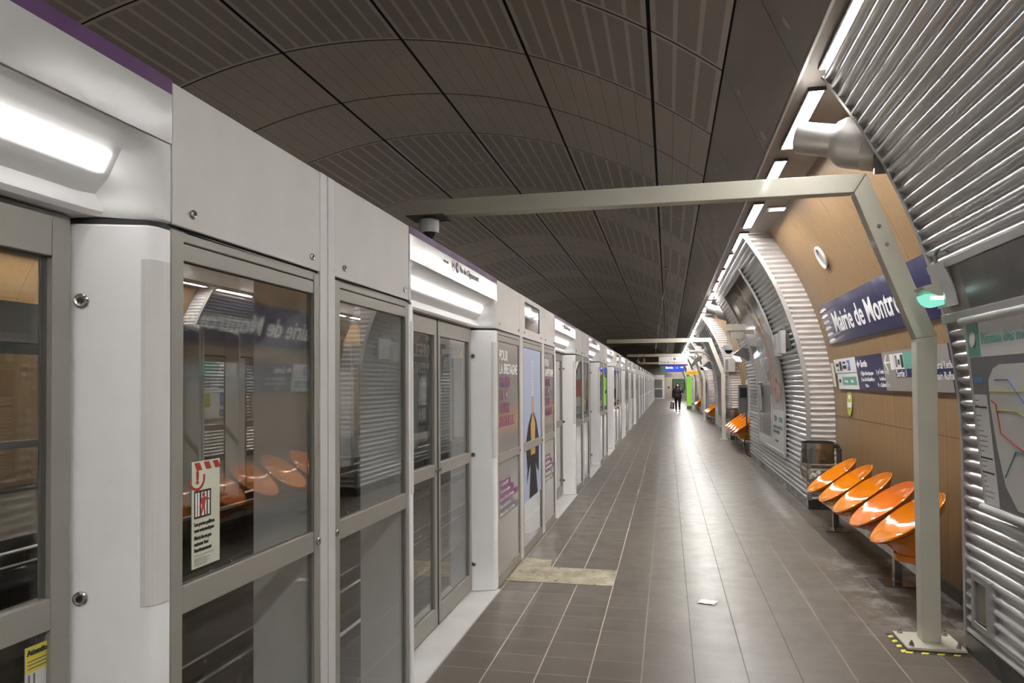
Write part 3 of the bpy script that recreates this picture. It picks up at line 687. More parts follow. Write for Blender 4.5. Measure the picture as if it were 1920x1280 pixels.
# ---------------------------------------------------------------- gantries
def gantry(y, label, arms=True):
    t = thing('camera_gantry', (1.6, y, 0), label, 'gantry', 'painted steel gantries across the platform')
    y0, y1 = y-.05, y+.05; z0 = .022
    p = MB().prism([(1.545, z0), (1.655, z0), (1.657, 1.938), (1.537, 1.922)], 'y', y0, y1).build('post', 'gantry_paint', t, bevel=.004)
    B(1.5432, 1.5452, y-.03, y+.005, .12, .30).build('access_cover', 'gantry_paint', p)
    a = MB().prism([(1.537, 1.926), (1.657, 1.942), (1.263, 2.993), (1.187, 2.873)], 'y', y0, y1).build('slanted_arm', 'gantry_paint', t, bevel=.003)
    for f in (.60, .72):
        q = Vector((1.60*(1-f)+1.225*f, y0, 1.93*(1-f)+2.93*f)); MB().lathe([(.0001, .01), (.009, .01), (.013, .003), (.013, 0)], q, (0, -1, 0), 10).build('bolt', 'screw_steel', a)
    B(1.225, 1.245, y-.02, y+.02, 2.66, 2.71)
    b = MB().prism([(-1.80, 2.878), (1.185, 2.875), (1.260, 2.995), (-1.80, 2.995)], 'y', y0, y1).build('beam', 'gantry_paint', t, bevel=.004)
    pl = B(1.425, 1.76, y-.165, y+.14, .006, .022).build('base_plate', 'gantry_paint', t, bevel=.002)
    for (x, yy) in ((1.46, y-.13), (1.725, y-.13), (1.46, y+.105), (1.725, y+.105)):
        MB().lathe([(.0001, .032), (.007, .032), (.007, .020), (.013, .020), (.013, .009), (.017, .008), (.017, 0)], (x, yy, .022), (0, 0, 1), 6).build('bolt', 'screw_steel', pl)
    return t
G = gantry(5.07, 'beige painted steel gantry nearest the camera, its beam crossing the platform overhead')
place(G, (1.6, 22.2, 0), 0, 'beige steel gantry beside the second row of orange seats')
place(G, (1.6, 33.6, 0), 0, 'beige steel gantry carrying the destination sign')
place(G, (1.6, 46.4, 0), 0, 'farthest beige steel gantry beside the green lit totem')
mb = MB()
for i in range(4):
    a = .01+i*.088
    mb.add([(1.385, 4.86+a, .001), (1.418, 4.86+a+.018, .001), (1.418, 4.86+a+.058, .001), (1.385, 4.86+a+.040, .001)], [(0, 1, 2, 3)])
    mb.add([(1.39+a, 4.862, .001), (1.39+a+.040, 4.862, .001), (1.39+a+.058, 4.893, .001), (1.39+a+.018, 4.893, .001)], [(0, 1, 2, 3)])
tp = thing('hazard_tape', (1.4, 4.88, 0), 'black and yellow hazard tape on the floor round the gantry foot', 'tape')
MB().box(1.383, 1.420, 4.855, 5.22, .0002, .0008).box(1.42, 1.77, 4.858, 4.897, .0002, .0008).build('tape_band', 'ink', tp); mb.build('yellow_blocks', 'yellow', tp)
def dome(c, lab, s=1.0):
    x, y, z = c
    t = thing('dome_camera', c, lab, 'security camera', 'white dome cameras')
    MB().lathe([(.0001, .10), (.075*s, .10), (.085*s, .09), (.085*s, .02), (.08*s, .0), (.0001, 0)], c, (0, 0, 1), 24).build('housing', 'plastic_white', t, smooth=35)
    MB().lathe([(.060*s, .001), (.056*s, -.025*s), (.035*s, -.05*s), (.0001, -.058*s)], c, (0, 0, 1), 24).build('dome', 'plastic_dark', t, smooth=True)
    return t
d1 = dome((-1.70, 5.07, 2.765), 'white dome security camera under the left end of the nearest gantry beam', .85)
B(-1.84, -1.56, 4.96, 5.18, 2.868, 2.876).build('mounting_plate', 'dark_steel', d1)
d2 = dome((1.07, 13.5, 2.24), 'white dome security camera hung from a bracket in front of the smoky poster', 1.15)
mb = MB().box(1.045, 1.095, 13.47, 13.53, 2.34, 2.60).box(1.03, 1.36, 13.44, 13.56, 2.58, 2.70).box(1.36, 1.50, 13.47, 13.53, 2.52, 2.60).box(1.10, 1.32, 13.46, 13.54, 2.44, 2.56); mb.build('bracket', 'gantry_paint', d2, bevel=.004)
d3 = dome((1.42, 31.0, 2.30), 'distant white dome security camera beyond the second gantry', 1.9)
MB().tube([(1.42, 31.0, 2.39), (1.42, 31.0, 2.9), (1.62, 31.0, 2.9), (1.72, 31.0, 2.9)], .03).build('bracket', 'gantry_paint', d3)
# bent pipe with monitor
t = thing('monitor', (1.2, 27.5, 2.6), 'dark tilted monitor hanging from a bent grey pipe near the second gantry', 'monitor')
MB().tube([(.78, 27.5, 2.83), (1.05, 27.5, 2.83), (1.25, 27.5, 2.80), (1.42, 27.5, 2.70), (1.62, 27.5, 2.45), (1.72, 27.5, 2.35)], .04).build('pipe', 'gantry_paint', t, smooth=True)
MB().tube([(1.0, 27.5, 2.83), (1.0, 27.5, 2.55)], .02).build('hanger', 'gantry_paint', t)
MB().prism([(.80, 2.28), (.86, 2.24), (1.24, 2.55), (1.22, 2.66), (1.05, 2.62)], 'y', 27.35, 27.65).build('monitor_case', 'plastic_grey', t, bevel=.01)
# ---------------------------------------------------------------- seats
def seat(x0, y, z0, mat, label, group):
    t = thing('shell_seat', (x0, y, .40), label, 'seat', group)
    c0 = Vector((x0+.255, y, z0+.19)); al = R(37); u = Vector((math.cos(al), 0, math.sin(al))); v = Vector((0, 1, 0)); nn = Vector((-math.sin(al), 0, math.cos(al)))
    RR = .315
    prof = [(.0001, -.088), (.10, -.085), (.19, -.068), (.26, -.034), (.298, -.006), (.307, .004), (.314, .001), (.312, -.007), (.288, -.030), (.25, -.052), (.20, -.078), (.12, -.105)]
    rows = []
    for r, h in prof:
        row = []
        for k in range(40):
            a = 2*math.pi*k/40
            row.append(c0+u*r*math.cos(a)+v*r*.92*math.sin(a)+nn*(h-(.03*math.cos(a) if r < .28 and h < -.02 else 0)*(r/.3)))
        rows.append(row)
    MB().grid(rows, True).build('seat_shell', mat, t, smooth=60)
    # flared foot down to the beam
    rows = []
    for f in (0, .2, .45, .7, 1):
        zc = Vector((c0.x+.045, y, .365)); row = []
        for k in range(40):
            a = 2*math.pi*k/40
            top = c0+u*.268*math.cos(a)+v*.245*math.sin(a)+nn*(-.040)
            bot = zc+Vector((.125*math.cos(a), .13*math.sin(a), 0))
            e = f**.5; row.append(Vector((top.x*(1-e)+bot.x*e, top.y*(1-e)+bot.y*e, top.z*(1-f)+bot.z*f)))
        rows.append(row)
    rows.append([Vector((c0.x+.045+.14*math.cos(2*math.pi*k/40), y+.145*math.sin(2*math.pi*k/40), .36)) for k in range(40)])
    rows.append([Vector((c0.x+.045+.14*math.cos(2*math.pi*k/40), y+.145*math.sin(2*math.pi*k/40), .315)) for k in range(40)])
    rows.append([Vector((c0.x+.045+.001*math.cos(2*math.pi*k/40), y+.001*math.sin(2*math.pi*k/40), .313)) for k in range(40)])
    MB().grid(rows, True).build('seat_foot', mat, t, smooth=50)
    return t
S0 = seat(1.50, 6.00, .442, 'orange', 'x', 'x'); S1 = seat(1.50, 6.00, .442, 'orange_pale', 'x', 'x')
spots = [6.00, 6.66, 7.31, 7.95, 8.60]
names = ['glossy orange shell seat nearest the camera, partly hidden by the gantry post', 'slightly paler red-orange shell seat, second in the nearest row', 'glossy orange shell seat in the middle of the nearest row', 'glossy orange shell seat, fourth of the nearest row', 'glossy orange shell seat at the far end of the nearest row beside the bin']
for i, y in enumerate(spots):
    g = 'orange shell seats of the nearest row'
    if i == 0: S0['label'] = names[0]; S0['group'] = g
    elif i == 1: S1.location.y = y; S1['label'] = names[1]; S1['group'] = g; LOC[S1.name] = Vector((1.5, y, .4))
    else: place(S0, (1.5, y, .40), 0, names[i], g)
def beam_rail(ya, yb, label):
    t = thing('seat_beam', (1.8, ya, 0), label, 'bench support', 'steel beams carrying the seats')
    B(1.76, 1.88, ya, yb, .24, .312).build('beam', 'steel', t, bevel=.006)
    for y in (ya+.75, yb-.62):
        f = B(1.79, 1.85, y-.03, y+.03, .012, .24).build('leg', 'steel', t, bevel=.004)
        q = B(1.70, 1.94, y-.12, y+.12, 0, .012).build('foot_plate', 'steel', f)
    return t
beam_rail(5.75, 9.35, 'brushed steel beam under the nearest row of orange seats')
for r, (yb, n, nm) in enumerate(((18.2, 5, 'second'), (30.4, 4, 'third'), (42.6, 4, 'fourth'))):
    for i in range(n): place(S0, (1.5, yb+.65*i, .40), 0, 'small distant orange shell seat, %s of the %s row from the camera' % (ORD[i], nm), 'orange shell seats of the %s row' % nm)
    beam_rail(yb-.3, yb+.65*n-.1, 'brushed steel beam under the %s row of orange seats' % nm)
# ---------------------------------------------------------------- bin
def bin_(y, label, s=1):
    t = thing('litter_bin', (1.85, y, .4), label, 'bin', 'steel bag-holder bins')
    rows = []; n = 24
    def ring(z, rx, ry, x0=1.80): return [(x0+rx*math.cos(R(90+180*k/n)), y+ry*math.sin(R(90+180*k/n)), z) for k in range(n+1)]
    MB().grid([[(1.81+.19*math.cos(2*math.pi*k/n), y+.17*math.sin(2*math.pi*k/n), z) for k in range(n)] for z in (.915, .915, .66)]+[[(1.81+.182*math.cos(2*math.pi*k/n), y+.162*math.sin(2*math.pi*k/n), z) for k in range(n)] for z in (.66, .91)], True).build('steel_hood', 'steel', t, smooth=40)
    MB().lathe([(.196, .0), (.196, .012), (.180, .012), (.180, 0)], (1.81, y, .91), (0, 0, 1), 28, .9).build('rim', 'plastic_dark', t, smooth=40)
    rows = []
    for z, r in ((.84, .175), (.72, .195), (.60, .20), (.48, .175), (.40, .11), (.385, .02)):
        rows.append([(1.79+r*math.cos(2*math.pi*k/n)*(1+.05*math.sin(5*k)), y-.03+r*.85*math.sin(2*math.pi*k/n)*(1+.05*math.sin(3*k)), z+.012*math.sin(4*k)) for k in range(n)])
    MB().grid(rows, True).build('clear_bag', 'bag_film', t, smooth=True)
    mb = MB()
    for k in range(5): mb.lathe([(.001, .05), (.04, .03), (.045, 0), (.001, -.04)], (1.76+.05*math.cos(k*2.1), y-.05+.06*math.sin(k*2.1), .46+.02*k), (math.sin(k), .3, .8), 7)
    mb.build('crumpled_litter', 'paper', t)
    MB().tube([(1.97, y, .86), (2.04, y, .87), (2.06, y, .82), (2.06, y, .30), (2.06, y, .02)], .028, 10).build('support_post', 'dark_steel', t, smooth=True)
    return t
b0 = bin_(9.62, 'steel hooded bin with a clear bag in the corner past the nearest seats')
place(b0, (1.85, 21.6, .4), 0, 'steel bin with clear bag at the far end of the second seat row')
# ---------------------------------------------------------------- station name and direction signs on the wood
def on_wood(z, off=.006): return PX(z)+.32-off
def chord(z0, z1, off=.012):
    return (on_wood(z0, off), z0), (on_wood(z1, off), z1)
def wall_sign(name, y0, y1, z0, z1, mat, label, cat, off=.02, th=.012, parent=None):
    (xa, za), (xb, zb) = chord(z0, z1, off)
    t = parent or thing(name, (xa, y0, z0), label, cat)
    MB().prism([(xa, za), (xa+th, za), (xb+th, zb), (xb, zb)], 'y', y0, y1).build('sign_plate' if not parent else name, mat, t, bevel=.001)
    v = Vector((xb-xa, 0, zb-za)).normalized()
    def at(y, h, lift=.001): return Vector((xa, y, za))+v*h+Vector((-v.z, 0, v.x))*lift
    return t, at, v
t, at, v = wall_sign('station_name_sign', 5.45, 9.74, 2.13, 2.60, 'blue_sign', 'long dark blue enamel station name sign on the wood panels behind the nearest gantry', 'sign')
text('Mairie de Montrouge', .335, at(9.22, .125), (0, -1, 0), v, 'lettering', 'white_ink', t, bold=.006, sx=1.05)
mb = MB()
for k in range(6):
    h = .03+.076*k; y = 9.735
    p = [at(y, h, .0015), at(y-.10, h+.03, .0015), at(y-.30, h+.035, .0015), at(y-.40, h+.012, .0015), at(y-.30, h+.005, .0015), at(y-.12, h-.012+.005, .0015)]
    mb.add(p, [tuple(range(6))])
o = mb.build('white_waves', 'white_ink', t)
def P4(y0, y1, h0, h1, mat, nm, t, at, lift=.002):
    MB().add([at(y0, h0, lift), at(y1, h0, lift), at(y1, h1, lift), at(y0, h1, lift), at(y0, h0, 0), at(y1, h0, 0), at(y1, h1, 0), at(y0, h1, 0)], [(0, 1, 2, 3), (0, 1, 5, 4), (1, 2, 6, 5), (2, 3, 7, 6), (3, 0, 4, 7)]).build(nm, mat, t)
t, at, v = wall_sign('direction_sign', 5.45, 8.70, 1.57, 1.935, 'blue_sign', 'dark blue direction sign with white Sortie lettering below the station name', 'sign')
def T(s, y, h, size, nm='lettering', mat='white_ink', bold=.0, sx=1.0, lift=.001): return text(s, size, at(y, h, lift), (0, -1, 0), v, nm, mat, t, bold=bold, sx=sx)
T('Sortie', 8.50, .25, .105, bold=.002)
MB().add([at(8.66, .285, .002), at(8.60, .335, .002), at(8.60, .31, .002), at(8.53, .295, .002), at(8.53, .275, .002), at(8.60, .26, .002), at(8.60, .235, .002)], [(0, 1, 2, 3, 4, 5, 6)]).build('arrow', 'white_ink', t)
T('1', 8.55, .160, .058); T('Église Saint-Jacques', 8.50, .160, .058); T('2', 8.55, .095, .058); T('av. de la République', 8.50, .095, .058); T('Mairie', 8.42, .03, .05)
T('3', 7.95, .165, .062); T('pl. Émile Cresp', 7.89, .165, .062); T('Le Beffroi', 7.85, .10, .05); T('4', 7.95, .035, .062); T('r. Gabriel Péri', 7.89, .035, .062)
P4(7.66, 5.93, .0, .372, 'grey_sign', 'grey_field', t, at, .0025)
MB().add([at(7.62, .27, .004), at(7.52, .35, .004), at(7.50, .34, .004), at(7.565, .28, .004), at(7.44, .28, .004), at(7.44, .262, .004), at(7.565, .262, .004), at(7.50, .20, .004), at(7.52, .19, .004)], [tuple(range(9))]).build('arrow', 'white_ink', t)
P4(7.42, 7.31, .20, .345, 'white_sign', 'white_pictogram', t, at, .004); P4(7.29, 7.02, .20, .345, 'white_sign', 'white_pictogram', t, at, .004)
P4(7.02, 6.7, .20, .345, 'green_sign', 'green_field', t, at, .004)
P4(7.10, 7.03, .215, .33, 'ink', 'parking_square', t, at, .005)
P4(7.26, 7.20, .22, .33, 'ink_grey', 'lift_mark', t, at, .005); P4(7.18, 7.13, .24, .29, 'ink', 'bus_mark', t, at, .005)
P4(7.29, 5.5, .125, .20, 'blue_sign', 'blue_field', t, at, .0035)
T('Sortie 1', 7.27, .13, .095, lift=.005)
P4(5.95, 5.45, 0, .372, 'blue_sign', 'blue_field', t, at, .003)
T('av. du Général Leclerc', 6.62, .185, .088, lift=.0045); T('av. Romain Rolland', 6.52, .10, .088, lift=.0045)
t, at, v = wall_sign('connection_sign', 8.70, 9.76, 1.765, 1.935, 'white_sign', 'white pictogram sign with parking symbol at the left of the direction sign', 'sign')
P4(9.10, 8.98, .025, .145, 'panel_blue', 'parking_square', t, at); T('P', 9.085, .04, .11, mat='white_ink', bold=.002, lift=.003)
for (a, b, h0, h1) in ((9.66, 9.52, .08, .12), (9.48, 9.38, .03, .14), (9.32, 9.16, .05, .09), (9.30, 9.18, .11, .135), (9.62, 9.56, .03, .05)): P4(a, b, h0, h1, 'ink', 'pictogram', t, at)
t, at, v = wall_sign('connection_sign', 8.70, 9.68, 1.573, 1.757, 'white_sign', 'white sign with green hospital field under the pictogram sign', 'sign')
P4(9.44, 8.78, .05, .145, 'green_sign', 'green_field', t, at); T('Cimetière', 9.36, .078, .05, lift=.003); T('Théâtre', 9.05, .078, .05, lift=.003); P4(9.62, 9.52, .08, .12, 'ink', 'pictogram', t, at)
def oval(y, z, ry, rz, label):
    x = on_wood(z, .006); t = thing('oval_sticker', (x, y, z), label, 'sticker')
    def ell(k, s, l): return (x-l, y+ry*s*math.cos(k), z+rz*s*math.sin(k))
    MB().lathe([(.0001, .003), (1, .003), (1, 0)], (0, 0, 0), (-1, 0, 0), 28)
    mb = MB().add([ell(2*math.pi*k/28, 1, .003) for k in range(28)]+[ell(2*math.pi*k/28, 1, 0) for k in range(28)], [tuple(range(28))]+[(k, (k+1) % 28, 28+(k+1) % 28, 28+k) for k in range(28)])
    mb.build('sticker_disc', 'olive', t)
    MB().box(x-.0045, x-.0032, y-ry*.7, y+ry*.7, z-rz*.35, z+rz*.05).box(x-.0045, x-.0032, y-ry*.35, y+ry*.35, z+rz*.3, z+rz*.6).build('white_patches', 'white_ink', t)
oval(9.28, 1.41, .125, .155, 'green and white oval sticker on the wood below the direction signs')
wall_sign('narrow_sign', 9.86, 9.96, 1.60, 1.90, 'cream', 'narrow pale upright sign in the corner left of the pictogram sign', 'sign')
x = on_wood(3.04, .004); t = thing('round_vent', (x, 8.56, 3.04), 'round white rimmed vent high on the wood panelling', 'vent')
nv = Vector((-.90, 0, -.44)).normalized(); MB().lathe([(.10, 0), (.13, 0), (.135, .02), (.128, .028), (.105, .022), (.10, .005)], (x, 8.56, 3.04), nv, 28).build('vent_ring', 'plastic_white', t, smooth=40)
MB().lathe([(.0001, .008), (.103, .008), (.103, 0)], (x, 8.56, 3.04), nv, 28).build('grille', 'grey_sign', t)
# ---------------------------------------------------------------- things on the near corrugated bay
def lining(z, off): # point in front of the corrugated lining, off metres out along the normal
    if z < 1.2: return (PX(z)-off, z)
    a = math.asin((z-1.2)/4.15); return (PX(z)-off*math.cos(a), z-off*math.sin(a))
# dark steel light band
t = thing('metal_band', (1.7, 1.0, 2.2), 'dark brushed steel band with alu edges above the network map', 'wall panel')
o_ = .062
MB().prism([lining(2.04, o_-.02), lining(2.34, o_-.02), lining(2.34, .0), lining(2.04, 0)], 'y', -1.85, 4.52).build('steel_face', 'dark_steel', t)
MB().prism([lining(2.33, o_), lining(2.375, o_), lining(2.375, .0), lining(2.33, 0)], 'y', -1.85, 4.93).build('edge_rail', 'alu_trim', t, bevel=.003)
MB().prism([lining(2.015, o_), lining(2.07, o_), lining(2.07, .0), lining(2.015, 0)], 'y', -1.85, 4.93).build('edge_rail', 'alu_trim', t, bevel=.003)
MB().prism([lining(2.06, o_-.022), lining(2.34, o_-.022), lining(2.34, .0), lining(2.06, 0)], 'y', 4.52, 4.93).build('end_plate', 'soffit', t)
# exit lamp on its ribbed box
t = thing('emergency_lamp', (1.62, 4.75, 2.2), 'emergency exit lamp glowing green with ribbed metal case beside the nearest gantry', 'lamp')
q0, q1 = Vector((1.655, 0, 2.10)), Vector((1.60, 0, 2.36)); mb = MB()
pts = []
for k in range(13):
    pts.append((4.66+.013*k, .052 if k % 2 else .058))
prof2 = [(4.655, .0)]+[(y, h) for y, h in pts]+[(4.82, .0)]
up = (q1-q0).normalized(); outn = Vector((-up.z, 0, up.x))
rows = [[Vector((q.x, y, q.z))+outn*h for y, h in prof2] for q in (q0, q1)]
mb.grid(rows, True); mb.f.append(tuple(range(15))); mb.f.append(tuple(range(15, 30)))
mb.build('ribbed_case', 'alu_trim', t)
MB().box(1.655, 1.70, 4.68, 4.80, 2.13, 2.30).build('mounting_block', 'dark_steel', t)
MB().tube([(1.575, 4.76, 2.35), (1.563, 4.76, 2.40), (1.575, 4.745, 2.435), (1.60, 4.72, 2.44), (1.625, 4.69, 2.41), (1.64, 4.67, 2.34)], .011, 10).build('cable', 'plastic_grey', t, smooth=True)
hd = MB().prism([(1.475, 2.215), (1.62, 2.25), (1.625, 2.15), (1.60, 2.13), (1.485, 2.20)], 'y', 4.70, 4.86).build('lamp_hood', 'gantry_paint', t, bevel=.004)
rows = []
for i in range(9):
    a = R(-80+20*i); rows.append([(1.565+.085*math.sin(a)*.9, y, 2.185-.085*max(0.0, math.cos(a))) for y in (4.705, 4.855)])
mb = MB().grid(rows); n = len(mb.v)
mb.add([r[0] for r in rows], [tuple(range(9))]); mb.add([r[1] for r in rows], [tuple(range(9))])
mb.build('green_lens', 'green_glow', t, smooth=50)
B(1.52, 1.60, 4.699, 4.7045, 2.135, 2.155).build('lit_arrow', 'green_glow_bright', t)
# network map in its frame
t = thing('network_map', (1.75, 3.0, .95), 'framed network map poster headed Réseau with white rods, at the right edge', 'poster')
za, zb = .955, 1.975
(xa, _), (xb, _) = (lining(za, .05), 0), (lining(zb, .075), 0)
xa = xa[0] if isinstance(xa, tuple) else xa; xb = lining(zb, .07)[0]
def mp(y, z, l=0): f = (z-za)/(zb-za); return Vector((xa*(1-f)+xb*f-l, y, z))
def mq(nm, y0, y1, z0, z1, mat, l):
    MB().add([mp(y0, z0, l), mp(y1, z0, l), mp(y1, z1, l), mp(y0, z1, l), mp(y0, z0, l-.003), mp(y1, z0, l-.003), mp(y1, z1, l-.003), mp(y0, z1, l-.003)], [(0, 1, 2, 3), (4, 5, 6, 7), (0, 1, 5, 4), (1, 2, 6, 5), (2, 3, 7, 6), (3, 0, 4, 7)]).build(nm, mat, t)
mq('backing', 3.0, 4.60, za-.02, zb+.02, 'alu_trim', .002); mq('white_sheet', 3.02, 4.565, za, zb, 'white_sign', .006)
for z in (za-.012, zb+.018): MB().tube([mp(2.98, z, .012), mp(4.60, z, .012)], .022, 12).build('white_rod', 'plastic_white', t, smooth=True)
mq('green_corner', 4.40, 4.555, 1.79, 1.975, 'green_sign', .009)
mq('dark_field', 3.02, 4.55, .965, 1.785, 'ink_grey', .008)
mq('pale_side_panel', 4.38, 4.54, .97, 1.58, 'white_sign', .010)
mb = MB()
for i in range(20):
    z = 1.55-.028*i
    if i in (2, 11, 14): continue
    p = [mp(4.53, z, .0135), mp(4.53-.03-.09*random.random(), z, .0135), mp(4.44, z-.006, .0135), mp(4.53, z-.006, .0135)]; p[2].y = p[1].y; mb.add(p, [(0, 1, 2, 3)])
mb.build('small_print', 'grey_sign', t)
mb = MB(); 
for z in (1.515, 1.235, 1.155): mb.add([mp(4.54, z, .014), mp(4.385, z, .014), mp(4.385, z-.010, .014), mp(4.54, z-.010, .014)], [(0, 1, 2, 3)])
mb.build('black_rules', 'ink', t)
pl = [(4.26, 1.72), (4.33, 1.66), (4.345, 1.52), (4.32, 1.30), (4.27, 1.10), (4.16, .99), (3.05, .99), (3.05, 1.74), (4.18, 1.74)]
MB().add([mp(y, z, .012) for y, z in pl]+[mp(y, z, .009) for y, z in pl], [tuple(range(9))]+[(i, (i+1) % 9, 9+(i+1) % 9, 9+i) for i in range(9)]).build('map_field', 'plastic_white', t)
for k, (mt, ln) in enumerate((('yellow', [(4.33, 1.60), (4.0, 1.60), (3.6, 1.62), (3.1, 1.5)]), ('mid_blue', [(4.25, 1.66), (4.1, 1.66), (3.9, 1.5), (3.4, 1.3)]), ('brick_red', [(4.32, 1.55), (4.27, 1.53), (4.25, 1.38), (4.0, 1.30), (3.4, 1.2)]), ('olive', [(4.28, 1.50), (4.05, 1.50), (3.7, 1.4), (3.1, 1.45)]), ('teal', [(4.26, 1.15), (4.1, 1.30), (3.9, 1.28), (3.5, 1.6)]))):
    MB().tube([mp(y, z, .0135) for y, z in ln], .0035, 6).build('metro_line', mt, t)
text('Réseau des métros', .085, mp(4.37, 1.855, .010), (0, -1, 0), (mp(0, 1, 0)-mp(0, 0, 0)), 'lettering', 'green_sign', t, bold=.001)
MB().lathe([(.0001, .002), (.045, .002), (.045, 0)], mp(4.478, 1.885, .0105), (-1, 0, 0), 24, .8).build('corner_mark', 'plastic_white', t)
mq('blue_tag', 4.40, 4.52, 1.645, 1.675, 'mid_blue', .011)
# wall hatch
t = thing('wall_hatch', (1.76, 4.68, .38), 'small recessed steel hatch low in the near corrugated wall', 'hatch')
mb = MB()
y0, y1, z0, z1 = 4.56, 4.80, .215, .52; xo = 1.744
mb.box(xo, 1.80, y0, y0+.035, z0, z1).box(xo, 1.80, y1-.035, y1, z0, z1).box(xo, 1.80, y0+.035, y1-.035, z0, z0+.035).box(xo, 1.80, y0+.035, y1-.035, z1-.035, z1)
mb.build('hatch_frame', 'alu_trim', t, bevel=.004); B(1.760, 1.764, y0+.035, y1-.035, z0+.035, z1-.035).build('hatch_door', 'soffit', t)
MB().prism([(1.746, .262), (1.760, .275), (1.760, .252)], 'y', y0+.06, y1-.07).build('latch', 'steel', t)
# ---------------------------------------------------------------- big smoky poster on the second bay
def curved(name, y0, y1, z0, z1, off, mat, parent, th=.006, n=18):
    rows = []
    for i in range(n+1):
        z = z0+(z1-z0)*i/n; a, b = lining(z, off), lining(z, off-th)
        rows.append([(a[0], y0, a[1]), (a[0], y1, a[1]), (b[0], y1, b[1]), (b[0], y0, b[1])])
    mb = MB().grid(rows, True); mb.f.append((0, 1, 2, 3)); mb.f.append((n*4, n*4+1, n*4+2, n*4+3))
    return mb.build(name, mat, parent, smooth=30)
def ptext(s, size, y, z, mat, t, off=.046, bold=.0, sx=1.0):
    a, b = lining(z, off), lining(z+.1, off); return text(s, size, (a[0], y, a[1]), (0, -1, 0), (b[0]-a[0], 0, b[1]-a[1]), 'lettering', mat, t, bold=bold, sx=sx)
t = thing('advert_poster', (1.8, 11.8, .5), 'huge curved grey smoky advert poster with drifting orange streaks on the corrugated wall', 'poster')
ya, yb, za, zb = 11.83, 15.05, .55, 3.40
curved('backing', ya-.03, yb+.03, za-.03, zb+.03, .036, 'alu_trim', t); curved('poster_sheet', ya, yb, za, zb, .042, 'poster_smoke', t)
for y0, y1, z0, z1 in ((ya-.05, ya, za-.05, zb+.05), (yb, yb+.05, za-.05, zb+.05)): curved('side_frame', y0, y1, z0, z1, .062, 'alu_trim', t, .03)
for z0, z1 in ((za-.06, za), (zb, zb+.05)): curved('end_frame', ya, yb, z0, z1, .062, 'alu_trim', t, .03, 3)
def ribbon(mat, pts, off):
    rows = []
    for i in range(len(pts)-1):
        for k in range(6):
            f = k/6; g = f*f*(3-2*f); z = pts[i][0]*(1-f)+pts[i+1][0]*f; y = pts[i][1]*(1-g)+pts[i+1][1]*g; w_ = 2.0*(pts[i][2]*(1-g)+pts[i+1][2]*g)
            a = lining(z, off); rows.append([(a[0], y-w_/2, a[1]), (a[0], y+w_/2, a[1])])
    MB().grid(rows).build('smoke_ribbon', mat, t, smooth=60)
ribbon('smoke_pale', [(3.35, 12.9, .03), (3.0, 12.75, .10), (2.6, 12.55, .05), (2.3, 12.2, .16), (1.9, 12.05, .05), (1.6, 12.0, .02)], .0435)
ribbon('smoke_orange', [(3.25, 13.5, .02), (2.95, 13.3, .12), (2.6, 13.05, .20), (2.3, 12.75, .14), (2.0, 12.9, .22), (1.75, 12.75, .30), (1.5, 12.55, .42), (1.3, 12.6, .05)], .0440)
ribbon('smoke_orange', [(1.95, 13.4, .03), (1.75, 13.35, .14), (1.5, 13.3, .10), (1.25, 13.22, .03)], .0440)
ptext('INVITANCES', .34, 14.25, 2.98, 'white_ink', t, bold=.004, sx=.62); ptext('OSEZ', .36, 14.0, 2.22, 'white_ink', t, bold=.004); ptext('PUISSANTEZ', .30, 14.2, 1.90, 'white_ink', t, bold=.004, sx=.72)
curved('white_field', 11.84, 13.15, .56, 1.22, .0445, 'white_sign', t, .002, 6); curved('white_field', 13.15, 15.04, .56, .70, .0445, 'white_sign', t, .002, 3)
curved('phone_picture', 13.35, 14.45, .72, 1.62, .0445, 'plastic_dark', t, .002, 6); curved('phone_edge', 13.20, 13.34, .60, 1.45, .0455, 'white_sign', t, .002, 6)
curved('white_oval', 14.62, 14.95, 1.12, 1.62, .0445, 'plastic_white', t, .002, 6)
curved('green_tag', 12.05, 12.45, 1.02, 1.10, .0465, 'green_sign', t, .002, 2)
ptext('3CD+', .13, 12.95, 1.02, 'ink', t, .0455, .002); ptext('NOUVELLE SAISON MUSICALE', .075, 13.05, .90, 'ink_grey', t, .0455); ptext('EN AVANT-PREMIÈRE', .075, 13.05, .82, 'ink_grey', t, .0455)
ptext('ici  et  ailleurs', .07, 12.9, .68, 'ink_grey', t, .0455)
# other framed posters further on: bays 3..5 and opposite bays
for i, y in enumerate((23.6, 35.9, 47.8)):
    t = thing('advert_poster', (1.8, y, .5), 'tall curved framed poster on the corrugated wall of the %s bay' % ORD[i+2], 'poster')
    curved('backing', y-.05, y+3.3, .5, 3.44, .050, 'alu_trim', t); curved('poster_sheet', y, y+3.25, .55, 3.40, .056, ('grey_sign', 'white_sign', 'grey_sign')[i], t)
    curved('poster_band', y+.2, y+3.0, 1.0, 1.9, .058, ('ink_grey', 'brick_red', 'mid_blue')[i], t, .001)
def osheet(y0, y1, z0, z1, mat, nm, t, l): B(2*CX-PX(1.2)+.035+l, 2*CX-PX(1.2)+.041+l, y0, y1, z0, z1).build(nm, mat, t)
def oposter(y0, y1, z0, z1, mat, label):
    t = thing('advert_poster', (2*CX-1.76, y0, z0), label, 'poster', 'posters on the opposite platform'); osheet(y0-.06, y1+.06, z0-.06, z1+.06, 'alu_trim', 'frame', t, -.004); osheet(y0, y1, z0, z1, mat, 'poster_sheet', t, 0); return t
XO = 2*CX-PX(1.2)+.043
t = oposter(13.35, 15.2, .95, 2.35, 'white_sign', 'white poster of teal and blue squares on the opposite wall, seen through the nearest panel')
